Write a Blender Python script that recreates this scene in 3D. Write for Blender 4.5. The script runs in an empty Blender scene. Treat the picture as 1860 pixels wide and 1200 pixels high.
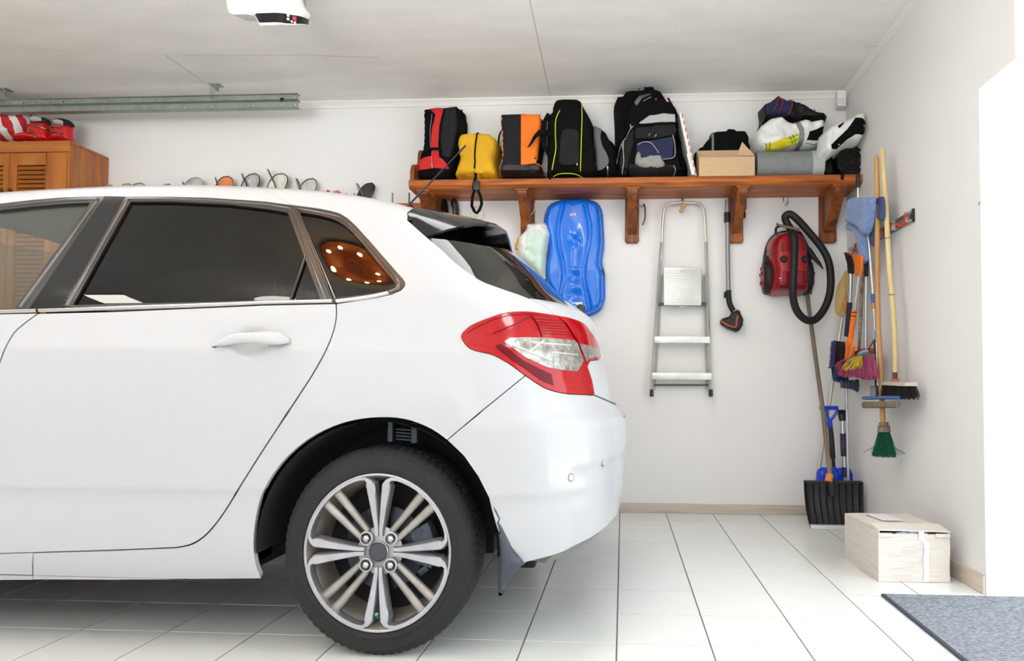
import bpy, bmesh, math, random
import numpy as np
from mathutils import Vector, Matrix, noise
from mathutils.geometry import delaunay_2d_cdt
random.seed(7)
sc = bpy.context.scene
C = sc.collection
PI = math.pi

# ------------------------------------------------------------------ camera
F, CX, CY = 1297.0, 1052.9, 655.0
YAW, PITCH, ROLL, CAMH = -.0605, .0338, .0045, .83
_cy, _sy = math.cos(YAW), math.sin(YAW); _cp, _sp = math.cos(PITCH), math.sin(PITCH); _cr, _sr = math.cos(ROLL), math.sin(ROLL)
FW = np.array([_sy*_cp, _cy*_cp, _sp]); _r0 = np.array([_cy, -_sy, 0.]); _u0 = np.cross(_r0, FW)
RT = _cr*_r0 + _sr*_u0; UP = -_sr*_r0 + _cr*_u0
CAM = np.array([0., 0., CAMH])
cam_d = bpy.data.cameras.new('camera'); cam = bpy.data.objects.new('camera', cam_d); C.objects.link(cam); sc.camera = cam
cam.matrix_world = Matrix(((RT[0], UP[0], -FW[0], 0), (RT[1], UP[1], -FW[1], 0), (RT[2], UP[2], -FW[2], CAMH), (0, 0, 0, 1)))
cam_d.sensor_width = 36; cam_d.sensor_fit = 'HORIZONTAL'; cam_d.lens = F/1860*36
cam_d.shift_x = (930-CX)/1860; cam_d.shift_y = (CY-600)/1860
cam_d.clip_start = .05; cam_d.clip_end = 200

def at(x, y, Y=None, X=None, Z=None):
    """the world point seen at a pixel of the photograph, on a plane of known depth / side / height"""
    d = FW + (x-CX)/F*RT - (y-CY)/F*UP
    t = Y/d[1] if Y is not None else (X/d[0] if X is not None else (Z-CAMH)/d[2])
    return Vector(CAM + t*d)
def proj(P):
    d = np.asarray(P, float) - CAM; z = d@FW
    return CX + F*(d@RT)/z, CY - F*(d@UP)/z

# ------------------------------------------------------------------ light
sc.view_settings.view_transform = 'Standard'; sc.view_settings.look = 'None'
sc.view_settings.gamma = 1; sc.view_settings.use_curve_mapping = False
sc.view_settings.exposure = 0.22
w = bpy.data.worlds.new('daylight'); sc.world = w; w.use_nodes = True
bg = w.node_tree.nodes['Background']; bg.inputs[0].default_value = (.86, .94, 1, 1); bg.inputs[1].default_value = 2.9
sn = bpy.data.lights.new('sun', 'SUN'); sn.energy = 20; sn.angle = .01; so = bpy.data.objects.new('sun', sn); C.objects.link(so); so.rotation_euler = (0, -math.radians(32), 0)
YW, XR, ZC = 4.712, 1.4514, 2.757      # back wall, right wall, ceiling
XL, YB = -6.2, -3.0
JY, JZ = 2.975, 2.047                  # jamb and head of the doorway
def area(name, loc, rot, sx, sy, power, col=(1, 1, 1)):
    l = bpy.data.lights.new(name, 'AREA'); l.shape = 'RECTANGLE'; l.size = sx; l.size_y = sy; l.energy = power; l.color = col
    o = bpy.data.objects.new(name, l); C.objects.link(o); o.location = loc; o.rotation_euler = rot; l.spread = 1.9; return o
area('ceiling_fill', (-1.6, YB+.12, 1.45), (PI/2+.85, 0, 0), 3.4, 1.5, 125, (.95, .98, 1))  # added fill light, tilted up to brighten the ceiling

# ------------------------------------------------------------------ helpers
def srgb(r, g, b): 
    f = lambda c: (c/255/12.92 if c/255 <= .04045 else ((c/255+.055)/1.055)**2.4)
    return (f(r), f(g), f(b), 1)
MATS = {}
def M(name, col, rough=.6, metal=0., coat=0., noise_=None, bump=None, spec=.5, stretch=None, emit=None, sheen=0, col2=None, trans=0):
    """principled material; noise_=(scale, amount) mottles the colour, bump=(scale, strength), col2 = second colour of the mottle"""
    if name in MATS: return MATS[name]
    m = bpy.data.materials.new(name); m.use_nodes = True; nt = m.node_tree; b = nt.nodes['Principled BSDF']
    c = srgb(*col); b.inputs['Base Color'].default_value = c; b.inputs['Roughness'].default_value = rough; b.inputs['Metallic'].default_value = metal
    b.inputs['Coat Weight'].default_value = coat; b.inputs['Coat Roughness'].default_value = .03; b.inputs['Specular IOR Level'].default_value = spec
    b.inputs['Sheen Weight'].default_value = sheen; b.inputs['Transmission Weight'].default_value = trans
    if emit: b.inputs['Emission Color'].default_value = c; b.inputs['Emission Strength'].default_value = emit
    if noise_ or bump:
        tc = nt.nodes.new('ShaderNodeTexCoord'); mp = nt.nodes.new('ShaderNodeMapping'); nt.links.new(tc.outputs['Object'], mp.inputs[0])
        if stretch: mp.inputs['Scale'].default_value = stretch
    if noise_:
        n = nt.nodes.new('ShaderNodeTexNoise'); n.inputs['Scale'].default_value = noise_[0]; n.inputs['Detail'].default_value = 2.9
        nt.links.new(mp.outputs[0], n.inputs[0]); r = nt.nodes.new('ShaderNodeValToRGB'); nt.links.new(n.outputs[0], r.inputs[0])
        a = noise_[1]; r.color_ramp.elements[0].position = .32; r.color_ramp.elements[1].position = .68
        r.color_ramp.elements[0].color = srgb(*col2) if col2 else tuple(v*(1-a) for v in c[:3])+(1,)
        r.color_ramp.elements[1].color = tuple(min(1, v*(1+a*.5)) for v in c[:3])+(1,) if not col2 else c
        nt.links.new(r.outputs[0], b.inputs['Base Color'])
    if bump:
        n = nt.nodes.new('ShaderNodeTexNoise'); n.inputs['Scale'].default_value = bump[0]; n.inputs['Detail'].default_value = 4
        nt.links.new(mp.outputs[0], n.inputs[0]); bp = nt.nodes.new('ShaderNodeBump'); bp.inputs['Strength'].default_value = bump[1]; bp.inputs['Distance'].default_value = .01
        nt.links.new(n.outputs[0], bp.inputs['Height']); nt.links.new(bp.outputs[0], b.inputs['Normal'])
    MATS[name] = m; return m
def glass(name, tint, ior=1.5, rough=0.0, dirt=0.0, dirtcol=(.5, .5, .45)):
    """a thin sheet of glass: tinted clear pane with Fresnel reflection, and a little road dust"""
    m = bpy.data.materials.new(name); m.use_nodes = True; nt = m.node_tree; nt.nodes.clear()
    o = nt.nodes.new('ShaderNodeOutputMaterial'); t = nt.nodes.new('ShaderNodeBsdfTransparent'); t.inputs[0].default_value = tint+(1,)
    g = nt.nodes.new('ShaderNodeBsdfGlossy'); g.inputs['Roughness'].default_value = rough; g.inputs[0].default_value = (1, 1, 1, 1)
    ge = nt.nodes.new('ShaderNodeNewGeometry'); dt = nt.nodes.new('ShaderNodeVectorMath'); dt.operation = 'DOT_PRODUCT'; nt.links.new(ge.outputs['Incoming'], dt.inputs[0]); nt.links.new(ge.outputs['Normal'], dt.inputs[1])
    def mth(op, a, b=None):
        k = nt.nodes.new('ShaderNodeMath'); k.operation = op
        for i, v in enumerate((a, b)):
            if v is None: continue
            if isinstance(v, (int, float)): k.inputs[i].default_value = v
            else: nt.links.new(v, k.inputs[i])
        return k
    f0 = ((ior-1)/(ior+1))**2; ab = mth('ABSOLUTE', dt.outputs['Value']); om = mth('SUBTRACT', 1., ab.outputs[0]); p5 = mth('POWER', om.outputs[0], 5.); fr = mth('MULTIPLY_ADD', p5.outputs[0], 1-f0); fr.inputs[2].default_value = f0   # Schlick, the same from both faces of the sheet
    d = nt.nodes.new('ShaderNodeBsdfDiffuse'); d.inputs[0].default_value = dirtcol+(1,)
    m1 = nt.nodes.new('ShaderNodeMixShader'); m1.inputs[0].default_value = dirt; nt.links.new(t.outputs[0], m1.inputs[1]); nt.links.new(d.outputs[0], m1.inputs[2])
    mx = nt.nodes.new('ShaderNodeMixShader'); nt.links.new(fr.outputs[0], mx.inputs[0]); nt.links.new(m1.outputs[0], mx.inputs[1]); nt.links.new(g.outputs[0], mx.inputs[2])
    nt.links.new(mx.outputs[0], o.inputs[0]); return m
def wood(name, c1, c2, scale=(3, 3, 40), rough=.45, c3=None, coat=.2):
    m = bpy.data.materials.new(name); m.use_nodes = True; nt = m.node_tree; b = nt.nodes['Principled BSDF']; b.inputs['Roughness'].default_value = rough; b.inputs['Coat Weight'].default_value = coat; b.inputs['Coat Roughness'].default_value = .25
    tc = nt.nodes.new('ShaderNodeTexCoord'); mp = nt.nodes.new('ShaderNodeMapping'); nt.links.new(tc.outputs['Object'], mp.inputs[0]); mp.inputs['Scale'].default_value = scale
    n = nt.nodes.new('ShaderNodeTexNoise'); n.inputs['Scale'].default_value = 1; n.inputs['Detail'].default_value = 8; n.inputs['Distortion'].default_value = 1.2; nt.links.new(mp.outputs[0], n.inputs[0])
    r = nt.nodes.new('ShaderNodeValToRGB'); e = r.color_ramp.elements; e[0].position = .3; e[0].color = srgb(*c2); e[1].position = .7; e[1].color = srgb(*c1)
    if c3: k = e.new(.5); k.color = srgb(*c3)
    nt.links.new(n.outputs[0], r.inputs[0]); nt.links.new(r.outputs[0], b.inputs['Base Color'])
    bp = nt.nodes.new('ShaderNodeBump'); bp.inputs['Strength'].default_value = .15; bp.inputs['Distance'].default_value = .004; nt.links.new(n.outputs[0], bp.inputs['Height']); nt.links.new(bp.outputs[0], b.inputs['Normal'])
    MATS[name] = m; return m

ORG = {}
def root_of(o):
    while o.parent: o = o.parent
    return o
class MB:
    def __init__(s): s.v = []; s.f = []; s.mi = []; s.cur = 0; s.n = {}
    def add(s, vs, fs):
        k = len(s.v); s.v += [tuple(p) for p in vs]; s.f += [tuple(i+k for i in f) for f in fs]; s.mi += [s.cur]*len(fs); return s
    def box(s, a, b, bev=0, mat=None):
        a, b = Vector(a), Vector(b); c = (a+b)/2; d = b-a
        bm = bmesh.new(); bmesh.ops.create_cube(bm, size=1)
        for v in bm.verts: v.co = Vector((v.co.x*d.x, v.co.y*d.y, v.co.z*d.z))
        if bev: bmesh.ops.bevel(bm, geom=list(bm.edges), offset=min(bev, .45*min(abs(d.x), abs(d.y), abs(d.z))), segments=2, profile=.6, affect='EDGES')
        bm.verts.index_update(); vs = [(mat @ v.co if mat else v.co+c) for v in bm.verts]
        s.add(vs, [[v.index for v in f.verts] for f in bm.faces]); bm.free(); return s
    def tube(s, pts, r, seg=10, caps=True, flat=1., rf=None, updir=None):
        """round (or flattened: flat) tube along pts; r is a radius or one per point"""
        pts = [Vector(p) for p in pts]; n = len(pts); R = r if hasattr(r, '__len__') else [r]*n
        t0 = (pts[1]-pts[0]).normalized(); a = Vector(updir) if updir else (Vector((0, 0, 1)) if abs(t0.z) < .9 else Vector((1, 0, 0)))
        nrm = (a - t0*a.dot(t0)).normalized(); vs = []; fs = []; pt = t0
        for i, p in enumerate(pts):
            t = (pts[min(i+1, n-1)]-pts[max(i-1, 0)]).normalized()
            if i: q = pt.rotation_difference(t); nrm = q @ nrm; nrm = (nrm - t*nrm.dot(t)).normalized()
            pt = t; bi = t.cross(nrm)
            for k in range(seg):
                an = 2*PI*k/seg; vs.append(p + nrm*math.cos(an)*R[i]*flat + bi*math.sin(an)*R[i])
        for i in range(n-1):
            for k in range(seg):
                k2 = (k+1) % seg; fs.append((i*seg+k, i*seg+k2, (i+1)*seg+k2, (i+1)*seg+k))
        if caps: fs.append(tuple(range(seg))[::-1]); fs.append(tuple((n-1)*seg+k for k in range(seg)))
        return s.add(vs, fs)
    def loft(s, rings, close=True, caps=True):
        m = len(rings[0]); vs = [p for r in rings for p in r]; fs = []
        for i in range(len(rings)-1):
            for k in range(m if close else m-1):
                k2 = (k+1) % m; fs.append((i*m+k, i*m+k2, (i+1)*m+k2, (i+1)*m+k))
        if caps: fs.append(tuple(range(m))[::-1]); fs.append(tuple((len(rings)-1)*m+k for k in range(m)))
        return s.add(vs, fs)
    def lathe(s, prof, c, axis='y', seg=48, sz=1., close=False, mod=None):
        """revolve (r, h) around an axis through c; mod(i, k, r, h) may change (r, h)"""
        c = Vector(c); vs = []; fs = []; n = len(prof)
        for k in range(seg):
            an = 2*PI*k/seg
            for i, (r, h) in enumerate(prof):
                if mod: r, h = mod(i, k, r, h)
                x, z = r*math.cos(an), r*math.sin(an)
                vs.append(c + (Vector((x, h, z*sz)) if axis == 'y' else Vector((x, z, h)) if axis == 'z' else Vector((h, x, z))))
        for k in range(seg):
            k2 = (k+1) % seg
            for i in range(n-1 if not close else n):
                i2 = (i+1) % n; fs.append((k*n+i, k*n+i2, k2*n+i2, k2*n+i))
        return s.add(vs, fs)
    def prism(s, poly, ext, axis='y'):
        """polygon [(a,b)] extruded from ext[0] to ext[1]: axis y -> (x,z), axis x -> (y,z), axis z -> (x,y)"""
        def P(a, b, e): return (a, e, b) if axis == 'y' else ((e, a, b) if axis == 'x' else (a, b, e))
        n = len(poly); vs = [P(a, b, ext[0]) for a, b in poly]+[P(a, b, ext[1]) for a, b in poly]
        fs = [tuple(range(n))[::-1], tuple(range(n, 2*n))]+[(i, (i+1) % n, n+(i+1) % n, n+i) for i in range(n)]
        return s.add(vs, fs)
    def sphere(s, c, r, seg=14, rings=8):
        c = Vector(c); r = Vector(r) if hasattr(r, '__len__') else Vector((r, r, r))
        R = [[c+Vector((r.x*math.sin(PI*i/rings)*math.cos(2*PI*k/seg), r.y*math.sin(PI*i/rings)*math.sin(2*PI*k/seg), r.z*math.cos(PI*i/rings))) for k in range(seg)] for i in range(1, rings)]
        k0 = len(s.v); s.loft(R, caps=False); n = len(R)*seg
        s.v += [tuple(c+Vector((0, 0, r.z))), tuple(c-Vector((0, 0, r.z)))]
        for k in range(seg):
            k2 = (k+1) % seg; s.f += [(k0+k2, k0+k, k0+n), (k0+n-seg+k, k0+n-seg+k2, k0+n+1)]; s.mi += [s.cur]*2
        return s
    def build(s, name, mats, parent=None, sharp=35, normals=None, org=None, fixn=True):
        me = bpy.data.meshes.new(name); mats = mats if isinstance(mats, (list, tuple)) else [mats]
        V = np.array(s.v, float)
        if parent is not None: o3 = ORG[root_of(parent).name]
        else: o3 = Vector(org) if org is not None else Vector(((V[:, 0].min()+V[:, 0].max())/2, (V[:, 1].min()+V[:, 1].max())/2, V[:, 2].min()))
        me.from_pydata([tuple(p) for p in (V-np.array(o3))], [], s.f); 
        for m in mats: me.materials.append(m)
        if len(mats) > 1: me.polygons.foreach_set('material_index', s.mi)
        if fixn and normals is None:
            bm = bmesh.new(); bm.from_mesh(me); bmesh.ops.recalc_face_normals(bm, faces=bm.faces); bm.to_mesh(me); bm.free()
        me.polygons.foreach_set('use_smooth', [True]*len(me.polygons)); 
        if normals is not None: me.normals_split_custom_set_from_vertices([tuple(q) for q in normals])
        else: me.set_sharp_from_angle(angle=math.radians(sharp))
        me.update(); o = bpy.data.objects.new(name, me); C.objects.link(o)
        if parent is not None: o.parent = parent
        else: o.location = o3; ORG[o.name] = o3
        return o
def tag(o, label=None, cat=None, group=None, kind=None):
    if label: o['label'] = label
    if cat: o['category'] = cat
    if group: o['group'] = group
    if kind: o['kind'] = kind
    return o
def thing(name, label, cat, loc, group=None):
    o = bpy.data.objects.new(name, None); C.objects.link(o); o.location = loc; o.empty_display_size = .1; ORG[o.name] = Vector(loc)
    return tag(o, label, cat, group)
def clone(mesh_obj, off=(0, 0, 0), parent=None):
    c = mesh_obj.copy(); C.objects.link(c); c.location = Vector(mesh_obj.location)+Vector(off)
    if parent is not None: c.parent = parent
    return c
def smoothline(pts, n=6, closed=False):
    """Catmull-Rom through the points"""
    P = [np.array(p, float) for p in pts]; m = len(P); out = []
    for i in range(m if closed else m-1):
        if closed: a, b, c, d = P[i-1], P[i], P[(i+1) % m], P[(i+2) % m]
        else: a, b, c, d = P[max(i-1, 0)], P[i], P[i+1], P[min(i+2, m-1)]
        for k in range(n):
            t = k/n; out.append(tuple(.5*((2*b)+(-a+c)*t+(2*a-5*b+4*c-d)*t*t+(-a+3*b-3*c+d)*t**3)))
    if not closed: out.append(tuple(P[-1]))
    return out
def pip(pts, poly):
    """points in polygon"""
    x, y = pts[:, 0], pts[:, 1]; ins = np.zeros(len(pts), bool); n = len(poly); q = np.array(poly)
    for i in range(n):
        x1, y1 = q[i]; x2, y2 = q[i-1]
        c = ((y1 > y) != (y2 > y)); 
        with np.errstate(divide='ignore', invalid='ignore'): xi = (x2-x1)*(y-y1)/(y2-y1)+x1
        ins ^= (c & (x < xi))
    return ins
def pdist(pts, poly, closed=True):
    q = np.array(poly, float); d = np.full(len(pts), 1e9)
    for i in range(len(q) if closed else len(q)-1):
        a = q[i]; b = q[(i+1) % len(q)]; ab = b-a; L = ab@ab+1e-18
        t = np.clip(((pts-a)@ab)/L, 0, 1); e = pts-(a+t[:, None]*ab); d = np.minimum(d, np.sqrt((e**2).sum(1)))
    return d
def resample(poly, step, closed=True):
    out = []; n = len(poly)
    for i in range(n if closed else n-1):
        a = np.array(poly[i], float); b = np.array(poly[(i+1) % n], float); k = max(1, int(round(np.linalg.norm(b-a)/step)))
        out += [tuple(a+(b-a)*j/k) for j in range(k)]
    if not closed: out.append(tuple(poly[-1]))
    return out
def triangulate(poly, holes=(), step=.02, extra=()):
    """constrained triangulation of a polygon with a grid of inner points -> verts (Nx2), tris, number of boundary points per loop"""
    loops = [list(poly)]+[list(h) for h in holes]; P = []; E = []; 
    for lp in loops:
        k = len(P); P += lp; E += [(k+i, k+(i+1) % len(lp)) for i in range(len(lp))]
    q = np.array(poly); x0, y0 = q.min(0); x1, y1 = q.max(0)
    gx, gy = np.meshgrid(np.arange(x0+step*.37, x1, step), np.arange(y0+step*.41, y1, step)); g = np.stack([gx.ravel(), gy.ravel()], 1)
    g[:, 0] += (np.round((g[:, 1]-y0)/step) % 2)*step*.5
    ok = pip(g, poly); 
    for h in holes: ok &= ~pip(g, h)
    g = g[ok]
    if len(g): 
        dd = pdist(g, poly)
        for h in holes: dd = np.minimum(dd, pdist(g, h))
        g = g[dd > step*.42]
    P = [Vector(p) for p in P]+[Vector(p) for p in g]
    vo, eo, fo, ov, oe, of = delaunay_2d_cdt(P, E, [], 0, 1e-7)
    V = np.array([tuple(v) for v in vo]); T = np.array([tuple(t) for t in fo]); cen = V[T].mean(1)
    ok = pip(cen, poly)
    for h in holes: ok &= ~pip(cen, h)
    T = T[ok]; used = sorted(set(T.ravel())); mp = {u: i for i, u in enumerate(used)}
    V = V[used]; T = [tuple(mp[i] for i in t) for t in T]
    T = [t if np.cross(V[t[1]]-V[t[0]], V[t[2]]-V[t[0]]) > 0 else t[::-1] for t in T]
    return V, T
def border(T):
    """directed boundary edges of a triangle list"""
    es = {}
    for t in T:
        for i in range(3): es[(t[i], t[(i+1) % 3])] = 1
    return [e for e in es if (e[1], e[0]) not in es]

class Puff:
    """a stuffed body: an outline in the x-z plane with real thickness; y(x,z) gives its front"""
    def __init__(s, outline, yb, D, R=None, p=2.2, wr=.0, ws=9., smooth=True, extra=None, seed=0):
        s.o = smoothline(outline, 4, True) if smooth else list(outline)
        q = np.array(s.o); s.size = (q.max(0)-q.min(0)).min(); s.yb, s.D, s.p, s.wr, s.ws, s.extra, s.seed = yb, D, p, wr, ws, extra, seed
        s.R = R or s.size*.5
    def y(s, pts):
        pts = np.asarray(pts, float); d = pdist(pts, s.o)*np.where(pip(pts, s.o), 1, 0); t = np.clip(d/s.R, 0, 1)
        h = (1-(1-t)**s.p)**(1/s.p)*s.D
        if s.wr: h = h + np.array([s.wr*noise.fractal(Vector((a*s.ws, s.seed, b*s.ws)), .8, 2., 3) for a, b in pts])*np.clip(d/(.3*s.R), 0, 1)
        if s.extra: h = h + s.extra(pts, d)
        return s.yb - h
    def build(s, name, mats, parent=None, step=None, back=.35, **k):
        step = step or max(.006, s.size/16); V, T = triangulate(resample(s.o, step), step=step); y = s.y(V); mb = MB()
        n = len(V); mb.add([(a, b, c) for (a, c), b in zip(V, y)]+[(a, s.yb+(s.yb-b)*back, c) for (a, c), b in zip(V, y)], [t[::1] for t in T])
        mb.f += [tuple(i+n for i in t[::-1]) for t in T]; mb.mi += [0]*len(T)
        bd = border(T); mb.f += [(a, a+n, b+n, b) for a, b in bd]; mb.mi += [0]*len(bd)
        o = mb.build(name, mats, parent, sharp=60, **k); return o
    def panel(s, name, outline, mat, parent, off=.004, smooth=True, step=None, th=.01):
        o = smoothline(outline, 4, True) if smooth else list(outline); step = step or max(.006, s.size/16)
        V, T = triangulate(resample(o, step), step=step); y = s.y(V)-off; n = len(V); mb = MB()
        mb.add([(a, b, c) for (a, c), b in zip(V, y)]+[(a, b+th, c) for (a, c), b in zip(V, y)], T)
        mb.f += [tuple(i+n for i in t[::-1]) for t in T]; bd = border(T); mb.f += [(a, a+n, b+n, b) for a, b in bd]; mb.mi = [0]*len(mb.f)
        return mb.build(name, mat, parent, sharp=60)
    def line(s, pts, mb, r=.003, off=.002, n=5, seg=6):
        q = np.array(smoothline(pts, n)); y = s.y(q)-off; return mb.tube([(a, b, c) for (a, c), b in zip(q, y)], r, seg)
def px(pts, Y): return [(lambda v: (v.x, v.z))(at(a, b, Y=Y)) for a, b in pts]
def px3(pts, Y=None, X=None): return [at(a, b, Y=Y, X=X) for a, b in pts]

# ------------------------------------------------------------------ materials
WALL = M('wall_paint', (235, 233, 231), .75, noise_=(1.3, .03), bump=(160, .06))
CEIL = M('ceiling_paint', (249, 246, 240), .8, noise_=(2.5, .05), bump=(60, .25), stretch=(1, 2.5, 1))
TRIM = M('trim_white', (238, 234, 228), .5)
TILE = M('floor_tile', (232, 234, 230), .22, noise_=(1.7, .035), bump=(40, .02))
GROUT = M('grout', (120, 120, 116), .9)
BASEB = M('baseboard_tile', (208, 196, 182), .45, noise_=(4, .1), stretch=(1, 1, 14), col2=(190, 176, 160))
PAINT = M('car_white', (186, 187, 191), .25, coat=.35, spec=.2)
BLACKP = M('black_gloss', (9, 9, 10), .15, coat=.15, spec=.3)
PLAST = M('black_plastic', (26, 26, 28), .5, bump=(90, .1))
RUBBER = M('rubber', (31, 29, 31), .8, noise_=(14, .18), bump=(60, .15))
DARK = M('dark_void', (10, 10, 11), .85)
CHROME = M('satin_chrome', (150, 146, 142), .18, metal=1); WSTRIP = M('window_strip_metal', (112, 106, 102), .22, metal=1)
ALU = M('aluminium', (200, 202, 203), .32, metal=.85)
STEEL = M('zinc_steel', (165, 170, 165), .45, metal=.55, noise_=(20, .08))
ALLOY = M('alloy_silver', (172, 172, 178), .34, metal=.75, noise_=(25, .1), coat=.3)
ALLOY2 = M('alloy_inner', (166, 156, 146), .5, metal=.4, noise_=(18, .2))
PINE = wood('orange_pine', (206, 114, 30), (118, 58, 14), (2.2, 14, 14), .5, (166, 86, 20), coat=.05)
PINEV = wood('orange_pine_upright', (168, 92, 28), (84, 42, 14), (14, 14, 2.2), .5, (128, 66, 20), coat=.05)
CABW = wood('cabinet_wood', (190, 118, 40), (150, 82, 24), (9, 9, 1.6), .42, (172, 98, 32))
CABH = wood('cabinet_wood_cross', (192, 120, 42), (156, 86, 26), (1.6, 9, 12), .42, (174, 100, 34))

# ------------------------------------------------------------------ the room
def struct(name, mb, m, **k): return tag(mb.build(name, m, **k), kind='structure')
floor = struct('floor', MB().box((XL, YB, -.12), (XR+.25, YW, -.0025)), [GROUT])
struct('driveway', MB().box((XR+.2505, -4, -.15), (XR+9, 9, -.03)), M('pale_concrete', (232, 230, 224), .9, noise_=(6, .06)))
X0, Y0T, T0 = -.0177, 4.1313, .3
n_ = 0; tproto = None
def tile_mb(x0, x1, y0, y1, mb=None):
    g = .0016; mb = mb or MB(); x0 += g; x1 -= g; y0 += g; y1 -= g; c = .0012
    return mb.add([(x0, y0, -.01), (x1, y0, -.01), (x1, y1, -.01), (x0, y1, -.01), (x0+c, y0+c, 0), (x1-c, y0+c, 0), (x1-c, y1-c, 0), (x0+c, y1-c, 0)],
                  [(4, 5, 6, 7), (0, 1, 5, 4), (1, 2, 6, 5), (2, 3, 7, 6), (3, 0, 4, 7)])
rest = MB()
TPR = {}
for j in range(-2, 26):
    y1 = min(Y0T-T0*(j-1), YW-.001) if j > -2 else YW-.001; y0 = Y0T-T0*j
    if y0 >= YW-.02: continue
    y1 = min(y0+T0, YW-.001)
    for i in range(-21, 5):
        x0 = X0+T0*i; x1 = min(x0+T0, XR-.001)
        if x0 > XR-.02: continue
        if y0 > 1.7 and x0 > -3.1:
            key = (round(x1-x0, 3), round(y1-y0, 3))
            if key not in TPR:
                TPR[key] = (tile_mb(x0, x1, y0, y1).build('tile', TILE, floor), x0, y0)
            else:
                pr, a, b = TPR[key]; clone(pr, (x0-a, y0-b, random.uniform(-.0004, .0003)), floor)
        else: tile_mb(x0, x1, y0, y1, rest)
tag(rest.build('tiles_beyond', TILE, floor), kind='stuff')
thr = MB().box((XR+.001, .9, -.1), (XR+.25, JY-.001, .0))
struct('threshold', thr, TILE)
struct('wall_back', MB().box((XL, YW, -.1), (XR+.25, YW+.2, ZC+.2)), WALL)
wr_ = MB().box((XR, JY, -.1), (XR+.22, YW, ZC+.1)).box((XR, .9, JZ), (XR+.22, JY, ZC+.1)).box((XR, YB, -.1), (XR+.22, .9, ZC+.1))
struct('wall_right', wr_, WALL)
struct('wall_left', MB().box((XL-.2, YB, -.1), (XL, YW, ZC+.1)), WALL)
wb = MB().box((XL, YB-.2, -.1), (-3.4, YB, ZC+.1)).box((.2, YB-.2, -.1), (XR, YB, ZC+.1)).box((-3.4, YB-.2, -.1), (.2, YB, .65)).box((-3.4, YB-.2, 2.25), (.2, YB, ZC+.1))
struct('wall_front', wb, WALL)
win = struct('window_1', MB().box((-3.4, YB-.12, .65), (.2, YB-.06, .71)).box((-3.4, YB-.12, 2.19), (.2, YB-.06, 2.25)).box((-3.4, YB-.12, .7), (-3.34, YB-.06, 2.2)).box((.14, YB-.12, .7), (.2, YB-.06, 2.2)).box((-1.65, YB-.12, .7), (-1.57, YB-.06, 2.2)), TRIM)
struct('ceiling', MB().box((XL, YB, ZC), (XR+.22, YW+.1, ZC+.15)), CEIL)
seam = MB()
for pts in ([(1000, 178), (975, 60), (962, 0)], [(300, 100), (375, 152)], [(330, 101), (520, 100), (690, 104)], [(1570, 85), (1592, 84)]):
    seam.tube([at(a, b, Z=ZC-.0002) for a, b in pts], .0016, 4)
sm_o = struct('trim_3', seam, M('seam', (176, 170, 156), .8))
def cornice(a, b, nx, ny):
    """stepped cornice from a to b; (nx, ny) points into the room"""
    prof = [(0, 0), (.024, 0), (.024, -.008), (.018, -.014), (.010, -.024), (.007, -.030), (.007, -.046), (0, -.048)]
    return MB().loft([[(p[0]+nx*d, p[1]+ny*d, ZC+h) for d, h in prof] for p in (a, b)])
struct('trim_1', cornice((XL, YW), (XR, YW), 0, -1), TRIM)
struct('trim_2', cornice((XR, YB), (XR, YW), -1, 0), TRIM)
struct('baseboard_back', MB().box((XL, YW-.012, 0), (XR, YW, .062), .003), BASEB)
struct('baseboard_right', MB().box((XR-.012, JY+.002, 0), (XR, YW-.012, .072), .003), BASEB)
e = at(1856.5, 133, Y=2.3)
struct('trim_4', MB().box((e.x, 2.3, e.z), (XR-.001, 2.34, ZC), .002), M('pale_edge', (240, 228, 218), .6))
# outside: pale paving in daylight (the ground plane is in the floor object); a low light-coloured garden wall
mk = MB(); 
for pts in ([(1777, 369), (1781, 366)], [(1777, 371), (1780, 370)]): mk.tube([at(a, b, X=XR-.0008) for a, b in pts], .0015, 4)
tag(mk.build('paint_mark', M('blue_mark', (30, 40, 110), .6)), 'tiny dark blue paint mark on wall edge beside the doorway', 'mark')
# doormat
matm = M('mat_pile', (160, 166, 174), .95, noise_=(150, .5), bump=(220, .9), stretch=(.5, 1.6, 1))
t = thing('doormat', 'grey-blue ribbed doormat on white tiles in front of the bright doorway', 'doormat', (1.55, 2.1, 0))
mt = MB(); nx_, ny_ = 110, 130
gx = np.linspace(1.036, 2.15, nx_); gy = np.linspace(1.42, 2.915, ny_)
vs = [(x, y, .009+.0022*math.sin(y*2*PI/.0231)+.0012*noise.noise(Vector((x*160, y*160, 0)))) for y in gy for x in gx]
mt.add(vs, [(j*nx_+i, j*nx_+i+1, (j+1)*nx_+i+1, (j+1)*nx_+i) for j in range(ny_-1) for i in range(nx_-1)])
mt.build('pile', matm, t, sharp=180)
MB().box((1.024, 1.41, .0005), (1.04, 2.93, .009), .003).box((1.024, 2.912, .0005), (2.16, 2.93, .009), .003).box((1.03, 1.41, .0005), (2.15, 2.92, .005)).box((2.145, 1.41, .0005), (2.16, 2.93, .009), .003).build('rubber_edge', M('mat_edge', (62, 68, 82), .8), t)

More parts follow.
